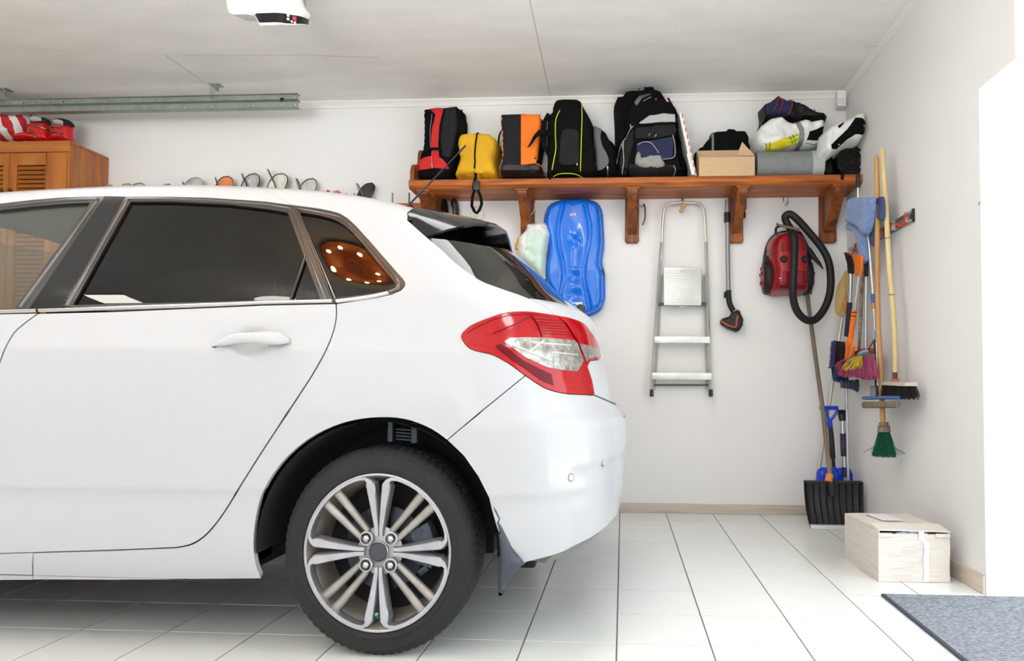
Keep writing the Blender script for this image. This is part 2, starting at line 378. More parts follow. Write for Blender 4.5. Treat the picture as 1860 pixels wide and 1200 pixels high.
# lamps on the ceiling behind the camera (they light the room; some show in the car's glass, the pendants are added fill)
LITW = M('lamp_white', (255, 250, 240), .5, emit=28); LITS = M('lamp_strong', (252, 251, 250), .5, emit=9); LITG = M('lamp_globe', (255, 250, 243), .5, emit=22); LITP = M('pendant_fill', (246, 250, 255), .5, emit=15); LITB = M('bulb_warm', (255, 196, 120), .5, emit=220)
def led_panel(x, y, lab, LITW=None):
    s_ = .31 if LITW else .15; LITW = LITW or MATS['lamp_white']
    t = thing('ceiling_light', lab, 'lamp', (x, y, ZC), 'ceiling lamps of the garage')
    MB().box((x-s_, y-s_, ZC-.03), (x+s_, y+s_, ZC-.001), .003).build('frame', TRIM, t); MB().box((x-s_+.02, y-s_+.02, ZC-.034), (x+s_-.02, y+s_-.02, ZC-.0305)).build('diffuser', LITW, t)
led_panel(-3.25, .72, 'square white ceiling light panel mirrored in the car rear door window')
led_panel(-.15, 2.75, 'square white ceiling light panel above the rear of the car', LITS)
led_panel(-2.7, 2.75, 'square white ceiling light panel above the roof of the car', LITS)
t = thing('ceiling_light', 'round white globe lamp mirrored in the rear door window corner', 'lamp', (-2.01, .94, ZC), 'ceiling lamps of the garage')
MB().lathe([(0, 0), (.06, 0), (.06, -.03), (.012, -.04), (.012, -.16), (0, -.16)], (-2.01, .94, ZC), 'z', 20).build('ceiling_rose', TRIM, t)
MB().sphere((-2.01, .94, ZC-.31), (.115, .115, .105), 24, 14).build('globe', LITG, t)
t = thing('ceiling_light', 'round wooden ceiling lamp with warm bulbs mirrored in the quarter window', 'lamp', (-1.45, 1.63, ZC), 'ceiling lamps of the garage')
MB().lathe([(0, 0), (.175, 0), (.18, -.02), (.17, -.03), (.045, -.03), (.04, -.04), (0, -.04)], (-1.42, 1.62, ZC), 'z', 40).build('wooden_disc', PINE, t, sharp=30)
for k in range(8):
    a = 2*PI*k/8+.2; MB().sphere((-1.42+.125*math.cos(a), 1.62+.125*math.sin(a), ZC-.075), .013, 10, 6).build('bulb', LITB, t)

for x, y, lab in ((.55, 1.75, 'added white globe lamp, out of view, hanging over the free floor near the doorway'), (-3.4, 1.75, 'added white globe lamp, out of view, hanging over the front half of the car')):  # globes added out of view to lift the ceiling brightness
    t = thing('added_pendant', lab, 'lamp', (x, y, ZC), 'ceiling lamps of the garage')
    MB().tube([(x, y, ZC), (x, y, 2.12)], .008, 8).lathe([(0, 0), (.05, 0), (.05, -.03), (0, -.035)], (x, y, ZC), 'z', 20).build('rod', TRIM, t); MB().sphere((x, y, 2.0), .14, 24, 14).build('globe', LITP, t)

# ------------------------------------------------------------------ the car
CYC = 3.02
def pchip(xs, ys):
    xs = np.array(xs, float); ys = np.array(ys, float); h = np.diff(xs); d = np.diff(ys)/h; m = np.zeros(len(xs)); m[0], m[-1] = d[0], d[-1]
    for i in range(1, len(xs)-1):
        if d[i-1]*d[i] > 0: w1 = 2*h[i]+h[i-1]; w2 = h[i]+2*h[i-1]; m[i] = (w1+w2)/(w1/d[i-1]+w2/d[i])
    def f(x):
        x = np.clip(x, xs[0], xs[-1]); i = np.clip(np.searchsorted(xs, x)-1, 0, len(xs)-2); t = (x-xs[i])/h[i]
        return ys[i]*(1+2*t)*(1-t)**2 + h[i]*m[i]*t*(1-t)**2 + ys[i+1]*t*t*(3-2*t) + h[i]*m[i+1]*t*t*(t-1)
    return f
fW = pchip([.18, .26, .33, .40, .46, .485, .505, .6, .7, .8, .9, .935, .945, .96, 1.02, 1.08, 1.12, 1.25, 1.40, 1.48, 1.53, 1.56, 1.575, 1.58],
           [.83, .866, .880, .886, .889, .892, .899, .901, .902, .901, .897, .8945, .892, .886, .868, .848, .834, .775, .700, .652, .608, .55, .47, .36])
fT = pchip([.18, .26, .33, .45, .6, .7, .725, .75, .85, .95, 1.07, 1.14, 1.234, 1.34, 1.451, 1.506, 1.551, 1.58],
           [-.10, -.04, -.005, .014, .016, .010, -.004, -.030, -.058, -.08, -.110, -.16, -.236, -.315, -.412, -.48, -.565, -.66])
fL = pchip([.18, .6, .95, 1.1, 1.3, 1.5, 1.58], [.46, .50, .52, .50, .50, .45, .40])
fP = pchip([.18, .6, .95, 1.2, 1.5, 1.58], [2.9, 2.8, 2.6, 2.4, 2.3, 2.2])
fXF = pchip([.18, .4, .6, .75, .95, 1.02, 1.08, 1.2, 1.4, 1.58], [-4.15, -4.27, -4.3, -4.27, -4.06, -3.9, -3.72, -3.50, -3.2, -2.9])
fZR = pchip([-5, -3, -2.4, -1.68, -1.2, -.79, -.5, -.24, .2], [1.48, 1.505, 1.541, 1.567, 1.547, 1.494, 1.448, 1.40, 1.34])
fLF = pchip([.18, 1.0, 1.2, 1.58], [.75, .7, .5, .3]); UR = 1.2
def S(u, zn):
    """near side of the body: u in -3..0 along the side, 0..1.2 round the rear corner to the centre line, -4..-3 round the front corner"""
    u = np.asarray(u, float); zn = np.asarray(zn, float)
    W, xt, L, p, xf = fW(zn), fT(zn), fL(zn), fP(zn), fXF(zn); xs = xt-L; LFt = fLF(zn); fs = xf+LFt
    phi = np.clip(u/UR, 0, 1)*PI/2; N = (np.abs(np.sin(phi))**p+np.abs(np.cos(phi))**p)**(1/p)
    ph2 = np.clip(-3-u, 0, 1)*PI/2; N2 = (np.sin(ph2)**2.5+np.abs(np.cos(ph2))**2.5)**(1/2.5)
    st = np.where(u >= -1.2, xs+(u/-1.2)*(-1.7-xs), np.where(u >= -1.8, -.5+u, -2.3-(u+1.8)/1.2*(2.3+fs)))
    X = np.where(u >= 0, xs+L*np.sin(phi)/N, np.where(u > -3, st, fs-LFt*np.sin(ph2)/N2))
    Wd = np.where(u >= 0, W*np.cos(phi)/N, np.where(u > -3, W, W*np.cos(ph2)/N2))
    Z = np.where(zn < 1.1, zn, 1.1+(zn-1.1)*(fZR(X)-1.1)/.48)
    return np.stack([X, CYC-Wd, Z], -1)
def SN(u, zn):
    e = 2e-3; u = np.clip(u, -3.99, UR-1e-4); zn = np.clip(zn, .183, 1.577)
    a = S(u+e, zn)-S(u-e, zn); b = S(u, zn+e)-S(u, zn-e); n = np.cross(a, b); l = np.linalg.norm(n, axis=-1, keepdims=True); n = n/np.maximum(l, 1e-12)
    return n
def projA(P):
    d = P-CAM; z = d@FW; return np.stack([CX+F*(d@RT)/z, CY-F*(d@UP)/z], -1)
_gu, _gz = np.meshgrid(np.arange(-3.6, 1.19, .02), np.arange(.185, 1.578, .015)); _gu = _gu.ravel(); _gz = _gz.ravel(); _gp = projA(S(_gu, _gz))
_vis = (SN(_gu, _gz)*(S(_gu, _gz)-CAM)).sum(-1) < 0; _gu, _gz, _gp = _gu[_vis], _gz[_vis], _gp[_vis]
def dom(pts):
    """photograph pixels -> (u, zn) on the car's side"""
    pts = np.array(pts, float); out = []
    for q in pts:
        k = np.argmin(((_gp-q)**2).sum(1)); a = np.array([_gu[k], _gz[k]])
        if np.hypot(*(_gp[k]-q)) < 25:
            for _ in range(10):
                r = projA(S(a[0], a[1]))-q
                if abs(r).max() < .02: break
                e = 1e-4; J = np.stack([(projA(S(a[0]+e, a[1]))-q-r)/e, (projA(S(a[0], a[1]+e))-q-r)/e], 1)
                try: d = np.linalg.solve(J, -r)
                except Exception: break
                d = np.clip(d, -.05, .05); a = a+d; a[0] = np.clip(a[0], -3.9, UR-1e-3); a[1] = np.clip(a[1], .185, 1.578)
        out.append(tuple(a))
    return out
def inset(poly, d):
    q = np.array(poly); n = len(q); area_ = sum(q[i-1][0]*q[i][1]-q[i][0]*q[i-1][1] for i in range(n)); s = 1 if area_ > 0 else -1; out = []
    for i in range(n):
        a = q[i]-q[i-1]; b = q[(i+1) % n]-q[i]; a = a/(np.linalg.norm(a)+1e-12); b = b/(np.linalg.norm(b)+1e-12)
        na = np.array([-a[1], a[0]])*s; nb = np.array([-b[1], b[0]])*s; m = na+nb; l = m@m
        m = m/max(l, .5)*2 if l > 1e-9 else na
        out.append(tuple(q[i]+m*d))
    return out
def rs(poly, step): 
    return resample(poly, step)
def patch(name, poly, mat, parent, off=0., holes=(), step=.035, th=.02, gap=.0, mirror=None, inner=None, disp=None):
    """a body panel: polygon in (u, zn) laid on the side surface, with rolled edges and (inner) a dark lining"""
    if gap: poly = inset(poly, gap); holes = [inset(h, -gap*.0) for h in holes]
    poly = rs(poly, step); holes = [rs(h, step) for h in holes]
    V, T = triangulate(poly, holes, step=step); u, z = V[:, 0], V[:, 1]; P = S(u, z); N = SN(u, z)
    o_ = off+(disp(u, z) if disp else 0); A = P+N*(np.asarray(o_)[..., None] if np.ndim(o_) else o_)
    if disp:   # normals that follow the dent
        e = 2e-3; a = (S(u+e, z)+SN(u+e, z)*disp(u+e, z)[:, None])-(S(u-e, z)+SN(u-e, z)*disp(u-e, z)[:, None]); b = (S(u, z+e)+SN(u, z+e)*disp(u, z+e)[:, None])-(S(u, z-e)+SN(u, z-e)*disp(u, z-e)[:, None])
        N2 = np.cross(a, b); N2 /= np.maximum(np.linalg.norm(N2, axis=-1, keepdims=True), 1e-12); 
    else: N2 = N
    B = A-N*th; n = len(V); bd = border(T)
    T = [t if np.dot(np.cross(A[t[1]]-A[t[0]], A[t[2]]-A[t[0]]), N[t[0]]) > 0 else t[::-1] for t in T]; bd = border(T)
    vs = list(map(tuple, A))+list(map(tuple, B)); nn = list(map(tuple, N2))+list(map(tuple, -N)); fs = [t for t in T]+[(t[2]+n, t[1]+n, t[0]+n) for t in T]; mi = [0]*len(T)+[1 if inner else 0]*len(T)
    k = len(vs); mp = {}
    for a, b in bd:           # rolled edge: own vertices, own normals
        for i in (a, b):
            if i not in mp: mp[i] = len(vs); vs += [tuple(A[i]), tuple(A[i]-N[i]*th)]; nn += [(0, 0, 0), (0, 0, 0)]
        e = A[b]-A[a]; o = np.cross(e, N[a]); o = o/(np.linalg.norm(o)+1e-12)
        for i in (a, b):
            for j in (0, 1): nn[mp[i]+j] = tuple(np.array(nn[mp[i]+j])+o)
        fs.append((mp[a], mp[a]+1, mp[b]+1, mp[b])); mi.append(0)
    res = []
    def go(vs, fs, nn, mi, nm):
        mb = MB(); mb.v = vs; mb.f = fs; mb.mi = mi
        q = np.array(nn); q /= np.maximum(np.linalg.norm(q, axis=1, keepdims=True), 1e-12)
        return mb.build(nm, [mat, inner] if inner else [mat], parent, normals=q)
    fl = lambda L, c: [(x, (c-y if c else -y), z_) for x, y, z_ in L]
    mv, mf, mn = fl(vs, 2*CYC), [f[::-1] for f in fs], fl(nn, 0)
    if mirror == 'join':
        k = len(vs); return go(vs+mv, fs+[tuple(i+k for i in f) for f in mf], nn+mn, mi+mi, name)
    a = go(vs, fs, nn, mi, name)
    if mirror == 'copy': return a, go(mv, mf, mn, mi, name)
    return a
def ribbon(pts, hw, off, mb, mirror=True):
    """a band of half-width hw along a (u, zn) polyline"""
    q = np.array(resample(pts, .02, False)); t = np.gradient(q, axis=0); t /= np.linalg.norm(t, axis=1, keepdims=True)+1e-12; n = np.stack([-t[:, 1], t[:, 0]], 1)
    for m in ((0, 1) if mirror else (0,)):
        L = []
        for s in (-1, 1):
            d = q+n*hw*s; P = S(d[:, 0], d[:, 1])+SN(d[:, 0], d[:, 1])*off
            if m: P = P*[1, -1, 1]+[0, 2*CYC, 0]
            L.append(P)
        k = len(q); mb.add(list(map(tuple, L[0]))+list(map(tuple, L[1])), [(i, i+1, k+i+1, k+i) for i in range(k-1)])
    return mb
def seam_tube(pts, r, off, mb):
    q = np.array(pts); P = S(q[:, 0], q[:, 1])+SN(q[:, 0], q[:, 1])*off; mb.tube(list(map(tuple, P)), r, 8); return mb

car = thing('car', 'white five-door hatchback parked with its rear towards the bright doorway', 'car', (-2.1, CYC, 0))
INN = M('car_lining', (34, 33, 33), .8)
def D(p): return dom(resample(p, 7, False)) if len(p) > 1 else dom(p)
def DC(p): return dom(resample(p, 7, True))
def u_at(X, zn):      # u with S.x = X
    a, b = -3.95, 1.19
    for _ in range(40):
        m = (a+b)/2
        if S(m, zn)[0] < X: a = m
        else: b = m
    return a
def UX(L): return [(u_at(x, z), z) for x, z in L]
# shared lines, traced once
gapD = smoothline([(611, 550), (611, 580), (599, 622), (572, 674), (532, 736), (480, 815), (440, 878), (408, 930), (378, 968), (350, 988), (320, 995)], 4)
sillD = [(200, 1000), (0, 1006), (-140, 1008)]
frontD = smoothline([(70, 568), (38, 592), (20, 612), (0, 655), (-25, 740), (-50, 850), (-70, 960), (-140, 1008)], 4)
beltD = [(70, 568), (200, 565), (340, 559), (480, 553), (611, 550)]
# rear door ---------------------------------------------------------------
hc = np.array(dom([(453, 620)])[0])
def dent(u, z):   # finger recess behind the handle, and the low crease of the door
    d = ((u-hc[0])/.055)**2+((z-hc[1]+.004)/.038)**2
    return -.020*np.exp(-d**1.6)
rear_poly = D(beltD+gapD[1:]+sillD[:-1]+frontD[::-1][:-1])
rd, rd2 = patch('rear_door', rear_poly, PAINT, car, gap=.0035, mirror='copy', inner=INN, step=.016, disp=dent)
# front door (mostly outside the picture)
f_line = UX([(-2.86, 1.04), (-2.86, .9), (-2.84, .7), (-2.80, .45), (-2.76, .262)])
fd_belt = D([(0, 569.5), (70, 568)]); fbz = fd_belt[0][1]
fd_top = UX([(-2.86, 1.04), (-2.4, 1.052)])
fd_poly = D(frontD)+UX([(-2.3, .262)])+f_line[::-1][:-1]+fd_top+fd_belt[:-1]
fdd = patch('front_door', fd_poly, PAINT, car, gap=.0022, mirror='copy', inner=INN, step=.03)
# windows: outlines in the photograph --------------------------------------
win_rear = [(132.5, 554), (237, 366), (310, 366), (413, 371), (489, 380), (523, 386), (581.5, 543)]
trim_rear = [(113, 556), (228, 357), (300, 357), (378, 359), (482, 366), (533, 373), (566, 455), (603, 545), (611, 550), (480, 553), (340, 559), (200, 565)]
quart_in = smoothline([(604, 542), (545, 385), (580, 391), (604, 397), (626, 409), (660, 444), (690, 481), (716, 510), (719, 518), (711, 527), (660, 535)], 3, True)
quart_in = [(604, 542), (545, 385), (580, 391), (604, 397), (615, 402), (626, 409), (640, 422), (660, 444), (690, 481), (714, 509), (719, 516), (718, 522), (711, 527), (690, 531), (660, 535), (630, 539)]
quart_out = [(612, 551), (603, 545), (533, 373), (580, 379), (605, 384), (618, 388), (632, 397), (645, 409), (668, 434), (700, 471), (730, 505), (735, 512), (735, 519), (728, 527), (712, 534), (685, 540), (660, 544)]
win_front = [(26, 561), (165, 368), (120, 370), (60, 375), (0, 382)]
trim_front = [(50, 560), (191, 356), (120, 358), (60, 363), (0, 370)]
bpil = [(50, 565), (191, 356), (228, 357), (113, 560)]
FWI = [(-2.36, 1.466), (-2.62, 1.40), (-2.9, 1.25), (-3.05, 1.12), (-2.9, 1.07), (-2.4, 1.066)]   # front window ahead of the picture
FWO = [(-2.36, 1.482), (-2.64, 1.415), (-2.93, 1.26), (-3.12, 1.10), (-2.9, 1.052), (-2.4, 1.052)]
dwr, dwq = DC(win_rear), DC(quart_in)
# body side: quarter panel, sill and roof side in one pressing -------------
archP = smoothline([(474.5, 1050.6), (465, 1024), (461, 985), (465, 939), (478, 893), (509, 843.5), (555, 801), (605, 774.5), (655, 761), (708, 758), (747, 764), (785, 780), (812, 799)], 3)
bumpseam = [(812, 799), (880, 742), (949, 687)]
lightP = smoothline([(1008.8, 573), (980, 568.5), (954, 566), (919.7, 568), (887, 578), (858, 590), (845, 600), (839, 607), (839, 615), (847, 627), (858, 635), (877.5, 640), (896.7, 645), (925.5, 661), (954, 682), (983, 701), (1002, 709), (1031, 715), (1078.7, 717)], 3)
i954 = min(range(len(lightP)), key=lambda i: abs(lightP[i][0]-950)+abs(lightP[i][1]-685))
shut = smoothline([(740, 400), (775, 431), (800, 452), (830, 480), (870, 508), (905, 522), (940, 534)], 3)
shut2 = smoothline([(940, 534), (965, 544), (990, 557), (1008.8, 573)], 3)
ur = dom([(742, 384)])[0]
ZT = 1.556
RX = S(*ur)[0]
bsq = patch('quarter_panel',
    D([(611, 551.5)]+gapD[1:]+[(200, 1000), (60, 1004), (60, 1052.5), (200, 1053)]+archP+bumpseam[1:-1]+lightP[:i954+1][::-1]+shut2[::-1][1:]+shut[::-1][1:])
    +UX([(RX, z) for z in (1.50, 1.53, ZT)]+[(x, ZT) for x in np.arange(RX-.1, -1.3, -.1)]+[(-1.3, ZT)])+D([(533, 372.5)]+quart_out[3:]+[(612, 551.4)])[:-1],
    PAINT, car, gap=.0012, mirror='copy', inner=INN, step=.022)
rail = patch('roof_rail_panel', UX([(x, ZT) for x in np.arange(-1.3, -2.7, -.1)]+[(-2.75, 1.53), (-2.9, 1.46), (-3.1, 1.32), (-3.3, 1.12), (-3.3, 1.04), (-2.88, 1.04)]+FWO[::-1][2:])+D([(0, 370), (60, 363), (120, 358), (191, 356), (228, 357), (300, 357), (378, 359), (482, 366), (533, 372.5)]), PAINT, car, mirror='copy', inner=INN, step=.03)
sill = patch('sill_panel', D([(60, 1004), (0, 1006)])+UX([(-2.3, .255), (-2.76, .253), (-2.8, .25), (-2.8, .222)])+D([(-60, 1053), (60, 1052.5)]), PAINT, car, mirror='copy', inner=INN, step=.04)
# front fender, nose and bonnet (outside the picture)
FWX = -3.37
arf = [(FWX+.36*math.cos(a), max(.24, .32+.36*math.sin(a))) for a in np.linspace(-.22, PI+.22, 15)]
ff = UX([(-2.88, 1.04), (-2.88, .9), (-2.86, .7), (-2.82, .45), (-2.78, .24)]+arf)+[(-3.6, .26), (-3.99, .28), (-3.99, 1.01), (-3.5, 1.03)]
patch('front_wing', ff, PAINT, car, mirror='copy', inner=INN, step=.05)
bn = MB(); R_ = []
for zn in (1.02, 1.05, 1.08):
    us = np.linspace(u_at(-2.9, zn), -3.99, 30); P = S(us, np.full(30, zn)); Q = P[::-1]*[1, -1, 1]+[0, 2*CYC, 0]; R_.append([tuple(p) for p in P]+[tuple(p) for p in Q])
bn.loft(R_, close=False, caps=False); bn.build('bonnet', PAINT, car, sharp=60)
ws = MB(); R_ = []
for zn in np.linspace(1.08, 1.556, 10):
    us = np.linspace(u_at(-3.3+.55*(zn-1.08)/.476, zn), -3.99, 24); P = S(us, np.full(24, zn)); Q = P[::-1]*[1, -1, 1]+[0, 2*CYC, 0]; R_.append([tuple(p) for p in P]+[tuple(p) for p in Q])
GW = glass('window_green', (.78, .84, .80), 1.5, dirt=.04)
GD = glass('window_privacy', (.15, .15, .145), 1.36, dirt=.010, dirtcol=(.25, .23, .2))
GR = glass('window_rear_dark', (.22, .22, .20), 1.4, rough=.01, dirt=.04, dirtcol=(.35, .34, .28))
ws.loft(R_, close=False, caps=False); ws.build('windscreen', GW, car, sharp=60)
# roof
rf = MB(); us = np.concatenate([np.linspace(-3.99, -3, 10)[:-1], np.linspace(-3, 1.0, 46)]); R_ = []
for X in np.linspace(-2.72, RX-.002, 46):
    ring = []
    for zn in (ZT, 1.562, 1.568, 1.573, 1.577): ring.append(tuple(S(u_at(X, zn), zn)))
    y0 = ring[-1][1]; z0 = ring[-1][2]
    mid = [(X, y0+(2*CYC-2*y0)*t, z0+.02*math.sin(PI*t)**.8) for t in np.linspace(.04, .96, 17)]
    R_.append(ring+mid+[(a, 2*CYC-b, c) for a, b, c in ring[::-1]])
rf.loft(R_, close=False, caps=False); n1 = len(rf.v); rf.build('roof', PAINT, car, sharp=60)
MB().loft([[(x, y, z-.03) for x, y, z in r] for r in R_], close=False, caps=False).build('headliner', M('headliner', (70, 68, 66), .9), car, sharp=60)
# rear bumper --------------------------------------------------------------
lowB = [(u, .262+.085*min(1, max(0, (u-.05)/.75))) for u in np.linspace(.12, 1.199, 12)]
bump = D([(812, 799), (842.6, 828), (869, 866), (888.6, 905), (893, 925), (903, 960), (925, 1000), (948, 1028)])+lowB[2:]+[(1.199, .70), (1.1, .70), (1.0, .705)]+D([(1118, 735), (1100, 727), (1078.7, 718)]+lightP[i954:-1][::-1]+bumpseam[1:-1][::-1]+[(812, 799)])[:-1]
pk = np.array(D([(1000, 850)])[0]); 
def bump_dent(u, z):   # the moulded step around the parking sensors
    s = 1/(1+np.exp(-(u-.50)/.018)); t = 1/(1+np.exp(-(.565+.03*(u-.5)-z)/.007))
    return -.010*s*t
patch('rear_bumper', bump, PAINT, car, gap=.0015, mirror='join', inner=INN, step=.02, disp=bump_dent)
for q in ((1038, 867), (1098, 840)):
    u, z = dom([q])[0]; P = S(u, z); N = SN(u, z); P = P+N*float(bump_dent(np.array(u), np.array(z)))
    a = Vector(N); b1 = a.orthogonal().normalized(); b2 = a.cross(b1)
    for nm, r0, r1, h, mt in (('sensor_ring', .0135, .0105, .002, M('seal_grey', (120, 120, 120), .5)), ('parking_sensor', .0105, 0, .003, PAINT)):
        mb = MB(); R_ = []
        for r, hh in ((r0, -.004), (r0, h-.001), (r0-.001, h), (max(r1, .0005), h)): R_.append([Vector(P)+a*hh+(b1*math.cos(t)+b2*math.sin(t))*r for t in np.linspace(0, 2*PI, 25)[:-1]])
        o = mb.loft(R_, caps=(nm == 'parking_sensor')).build(nm, mt, car)
    patchd = None
# lower valance and exhaust finisher
vb = MB(); R_ = []
for u in np.linspace(.45, 1.199, 14):
    z = .262+.085*min(1, max(0, (u-.05)/.75)); P = S(u, z); R_.append([tuple(P-np.array([.012, -.01, 0])), tuple(P+np.array([-.045, .02, -.035])), tuple(P+np.array([-.10, .04, -.03])), tuple(P+np.array([-.08, .03, .03]))])
vb.loft(R_); vb.loft([[(a, 2*CYC-b, c) for a, b, c in r] for r in R_]); vb.build('rear_valance', M('valance_grey', (120, 122, 120), .5), car)
# tailgate ------------------------------------------------------------------
splitP = [(1008.8, 573), (1027, 588), (1048, 621), (1062.5, 658), (1066, 666)]
tlP = smoothline([(1008.8, 573), (1035, 578), (1059.6, 588), (1075, 607.5), (1084, 622)], 3)+[(1088, 632), (1091, 648), (1087, 653), (1073, 654.5), (1069, 659), (1066, 666)]
tl = D(tlP)
glassLo = D(shut2[:5])
gz = 1.178
tail = D(shut2[::-1][:-3])[::-1]
tailp = D([(960, 541), (990, 557), (1008.8, 573)]+tlP[1:]+[(1075, 695.7), (1078.7, 716.5), (1100, 725), (1118, 733)])+[(1.0, .71), (1.1, .705), (1.199, .705), (1.199, 1.165), (1.0, 1.172), (.85, 1.175)]+D([(1033, 556), (1010, 549)])
patch('tailgate', tailp, PAINT, car, gap=.0015, mirror='join', inner=INN, step=.02)
rw = D(shut[3:]+[(960, 540), (1008, 547.5), (1033, 555)])+[(.85, 1.178), (1.0, 1.175), (1.199, 1.168), (1.199, 1.46), (.9, 1.46), (.6, 1.46), (.3, 1.46)]
ug = D([(775, 431)])[0]
rw = [p for p in rw[:-4]]+[(1.199, 1.50), (.95, 1.48), (.75, 1.44), (.58, 1.41)]
patch('rear_window', rw, GR, car, off=-.002, th=.004, mirror='join', step=.03)
# lamps -----------------------------------------------------------------------
LRED = M('lamp_red', (168, 0, 14), .12, coat=.25, spec=.3, noise_=(60, .25), stretch=(1, 1, 3)); LCLR = M('lamp_clear', (168, 166, 160), .15, metal=.5, coat=.3, noise_=(45, .5), bump=(70, .25)); LDK = M('lamp_dark_red', (96, 2, 10), .25, spec=.2)
spl = [(1027, 588), (1048, 621), (1062.5, 658), (1066, 666)]
bodyL = D(lightP)+D([(1077, 705), (1074, 690), (1066, 666)])+D([(1059, 650), (1046, 621), (1025, 588)])
for side in (0,):
    tlamp = patch('taillight', bodyL, LRED, car, off=.003, gap=.0004, th=.02, mirror='copy', step=.016)
    tl2 = patch('tailgate_light', tl+D([(1064, 660), (1049.5, 621), (1028.5, 588)]), LRED, car, off=.003, gap=.0004, th=.02, mirror='copy', step=.016)
clr = D([(915, 621), (927, 614), (954, 613), (992.5, 614), (1040, 618), (1047, 623), (1058.5, 655), (1050, 672), (1046, 674.6), (1020, 672), (992, 667), (954, 649.7)])
patch('clear_lens', clr, LCLR, tlamp[0], off=.0045, th=.006, step=.016)
patch('clear_lens', D([(1051, 624), (1070, 628), (1086.5, 636), (1087.5, 648), (1071, 650), (1064, 657)]), LCLR, tl2[0], off=.0045, th=.006, step=.016)
mb = MB(); seam_tube(D(resample([(895, 606), (945, 585), (964, 574), (975, 590), (983, 612)], 5, False)), .0016, .005, mb); mb.build('lens_rib', LDK, tlamp[0])
mb = MB(); 
for a, b in (((930, 628), (1000, 655)), ((960, 622), (1035, 628)), ((1000, 640), (1046, 645)), ((985, 620), (960, 640))): seam_tube(D(resample([a, b], 6, False)), .0028, .006, mb)
mb.build('reflector_ridge', M('lamp_bright', (236, 234, 226), .1, metal=.6), tlamp[0])
patch('dark_reflector', D([(899, 630), (926, 652), (954, 671), (983, 692), (1004, 700), (1000, 680), (975, 668), (950, 655), (918, 630), (908, 624)]), LDK, tlamp[0], off=.0042, th=.004, step=.016)
mb = MB()
for k in range(6): seam_tube(D(resample([(968+k*3, 580+k*5.2), (1018+k*4.6, 583+k*5.2)], 8, False)), .0009, .0035, mb)
tag(mb.build('lens_lines', LDK, tlamp[0]), kind='stuff'); mb = MB(); seam_tube(D(resample([(848, 606), (870, 592), (895, 581), (925, 573), (960, 571), (1000, 576)], 6, False)), .0012, .0035, mb); mb.build('lens_rib', LDK, tlamp[0])
# side windows and trims ------------------------------------------------------
for nm, poly, mt in (('rear_door_glass', dwr, GD), ('quarter_glass', dwq, GD), ('front_door_glass', D([(0, 562), (26, 561), (165, 368), (120, 370), (60, 375), (0, 382)])+UX(FWI), GW)):
    patch(nm, inset(poly, -.004), mt, car, off=-.008, th=.004, mirror='copy', step=.035)
TR = M('window_trim_black', (28, 26, 26), .3, coat=.3)
def ring_patch(nm, outer, inner_, mt, off=.0, th=.016): return patch(nm, outer, mt, car, holes=[inner_], off=off, th=th, mirror='copy', step=.02)
ring_patch('rear_window_trim', DC(trim_rear), DC(win_rear), TR, off=.0005)
ring_patch('quarter_window_trim', inset(DC(quart_out), .001), DC(quart_in), TR, off=.0005)
patch('pillar_cover', DC(bpil), BLACKP, car, off=.0005, th=.015, mirror='copy', step=.03)
ring_patch('front_window_trim', D([(50, 565), (191, 356), (120, 358), (60, 363), (0, 370)])+UX(FWO)+D([(0, 568)]), D([(0, 562), (26, 561), (165, 368), (120, 370), (60, 375), (0, 382)])+UX(FWI), TR, off=.0008)
def strip(nm, pxs, hw, off, r=None, mt=WSTRIP):
    mb = MB(); q = np.array(resample(D(pxs), .025, False)); t = np.gradient(q, axis=0); t /= np.linalg.norm(t, axis=1, keepdims=True); n = np.stack([-t[:, 1], t[:, 0]], 1); R_ = []
    for k, (d, o) in enumerate(((-1, 0), (-.7, off), (0, off*1.35), (.7, off), (1, 0))):
        dd = q+n*hw*d; R_.append(S(dd[:, 0], dd[:, 1])+SN(dd[:, 0], dd[:, 1])*o)
    rings = [[tuple(R_[k][i]) for k in range(5)] for i in range(len(q))]; mb.loft(rings)
    MB().loft([[(a, 2*CYC-b, c) for a, b, c in r_] for r_ in rings]).build(nm, mt, car, sharp=60); return mb.build(nm, mt, car, sharp=60)
strip('chrome_window_strip', [(122, 555), (232, 361.5), (300, 361.5), (378, 364), (482, 371.5), (527, 379), (560, 463), (592, 545)], .0045, .004)
strip('chrome_window_strip', [(609, 543), (541, 379.5), (580, 386), (604, 391), (617, 395.5), (630, 404), (643, 417), (664, 440), (696, 477), (722, 508), (726, 516), (720, 525), (706, 530)], .0045, .004)
strip('chrome_window_strip', [(37, 558), (178, 362), (120, 364), (60, 369), (0, 376), (-60, 382)], .0045, .004)
strip('belt_strip', [(72, 564), (200, 560), (340, 555.5), (480, 549.5), (604, 546.5)], .0062, .006, mt=M('belt_alu', (196, 194, 190), .2, metal=.9))
strip('belt_strip', [(68, 564), (0, 566), (-70, 567)], .0062, .006, mt=MATS['belt_alu'])
strip('belt_strip', [(611, 547), (645, 543), (680, 537.5), (705, 532)], .0062, .006, mt=MATS['belt_alu'])
# window divider bar of the rear door
mb = MB(); seam_tube(D(resample([(527, 545), (541, 505), (556, 462)], 6, False)), .0045, -.003, mb); mb.build('divider_bar', TR, car)
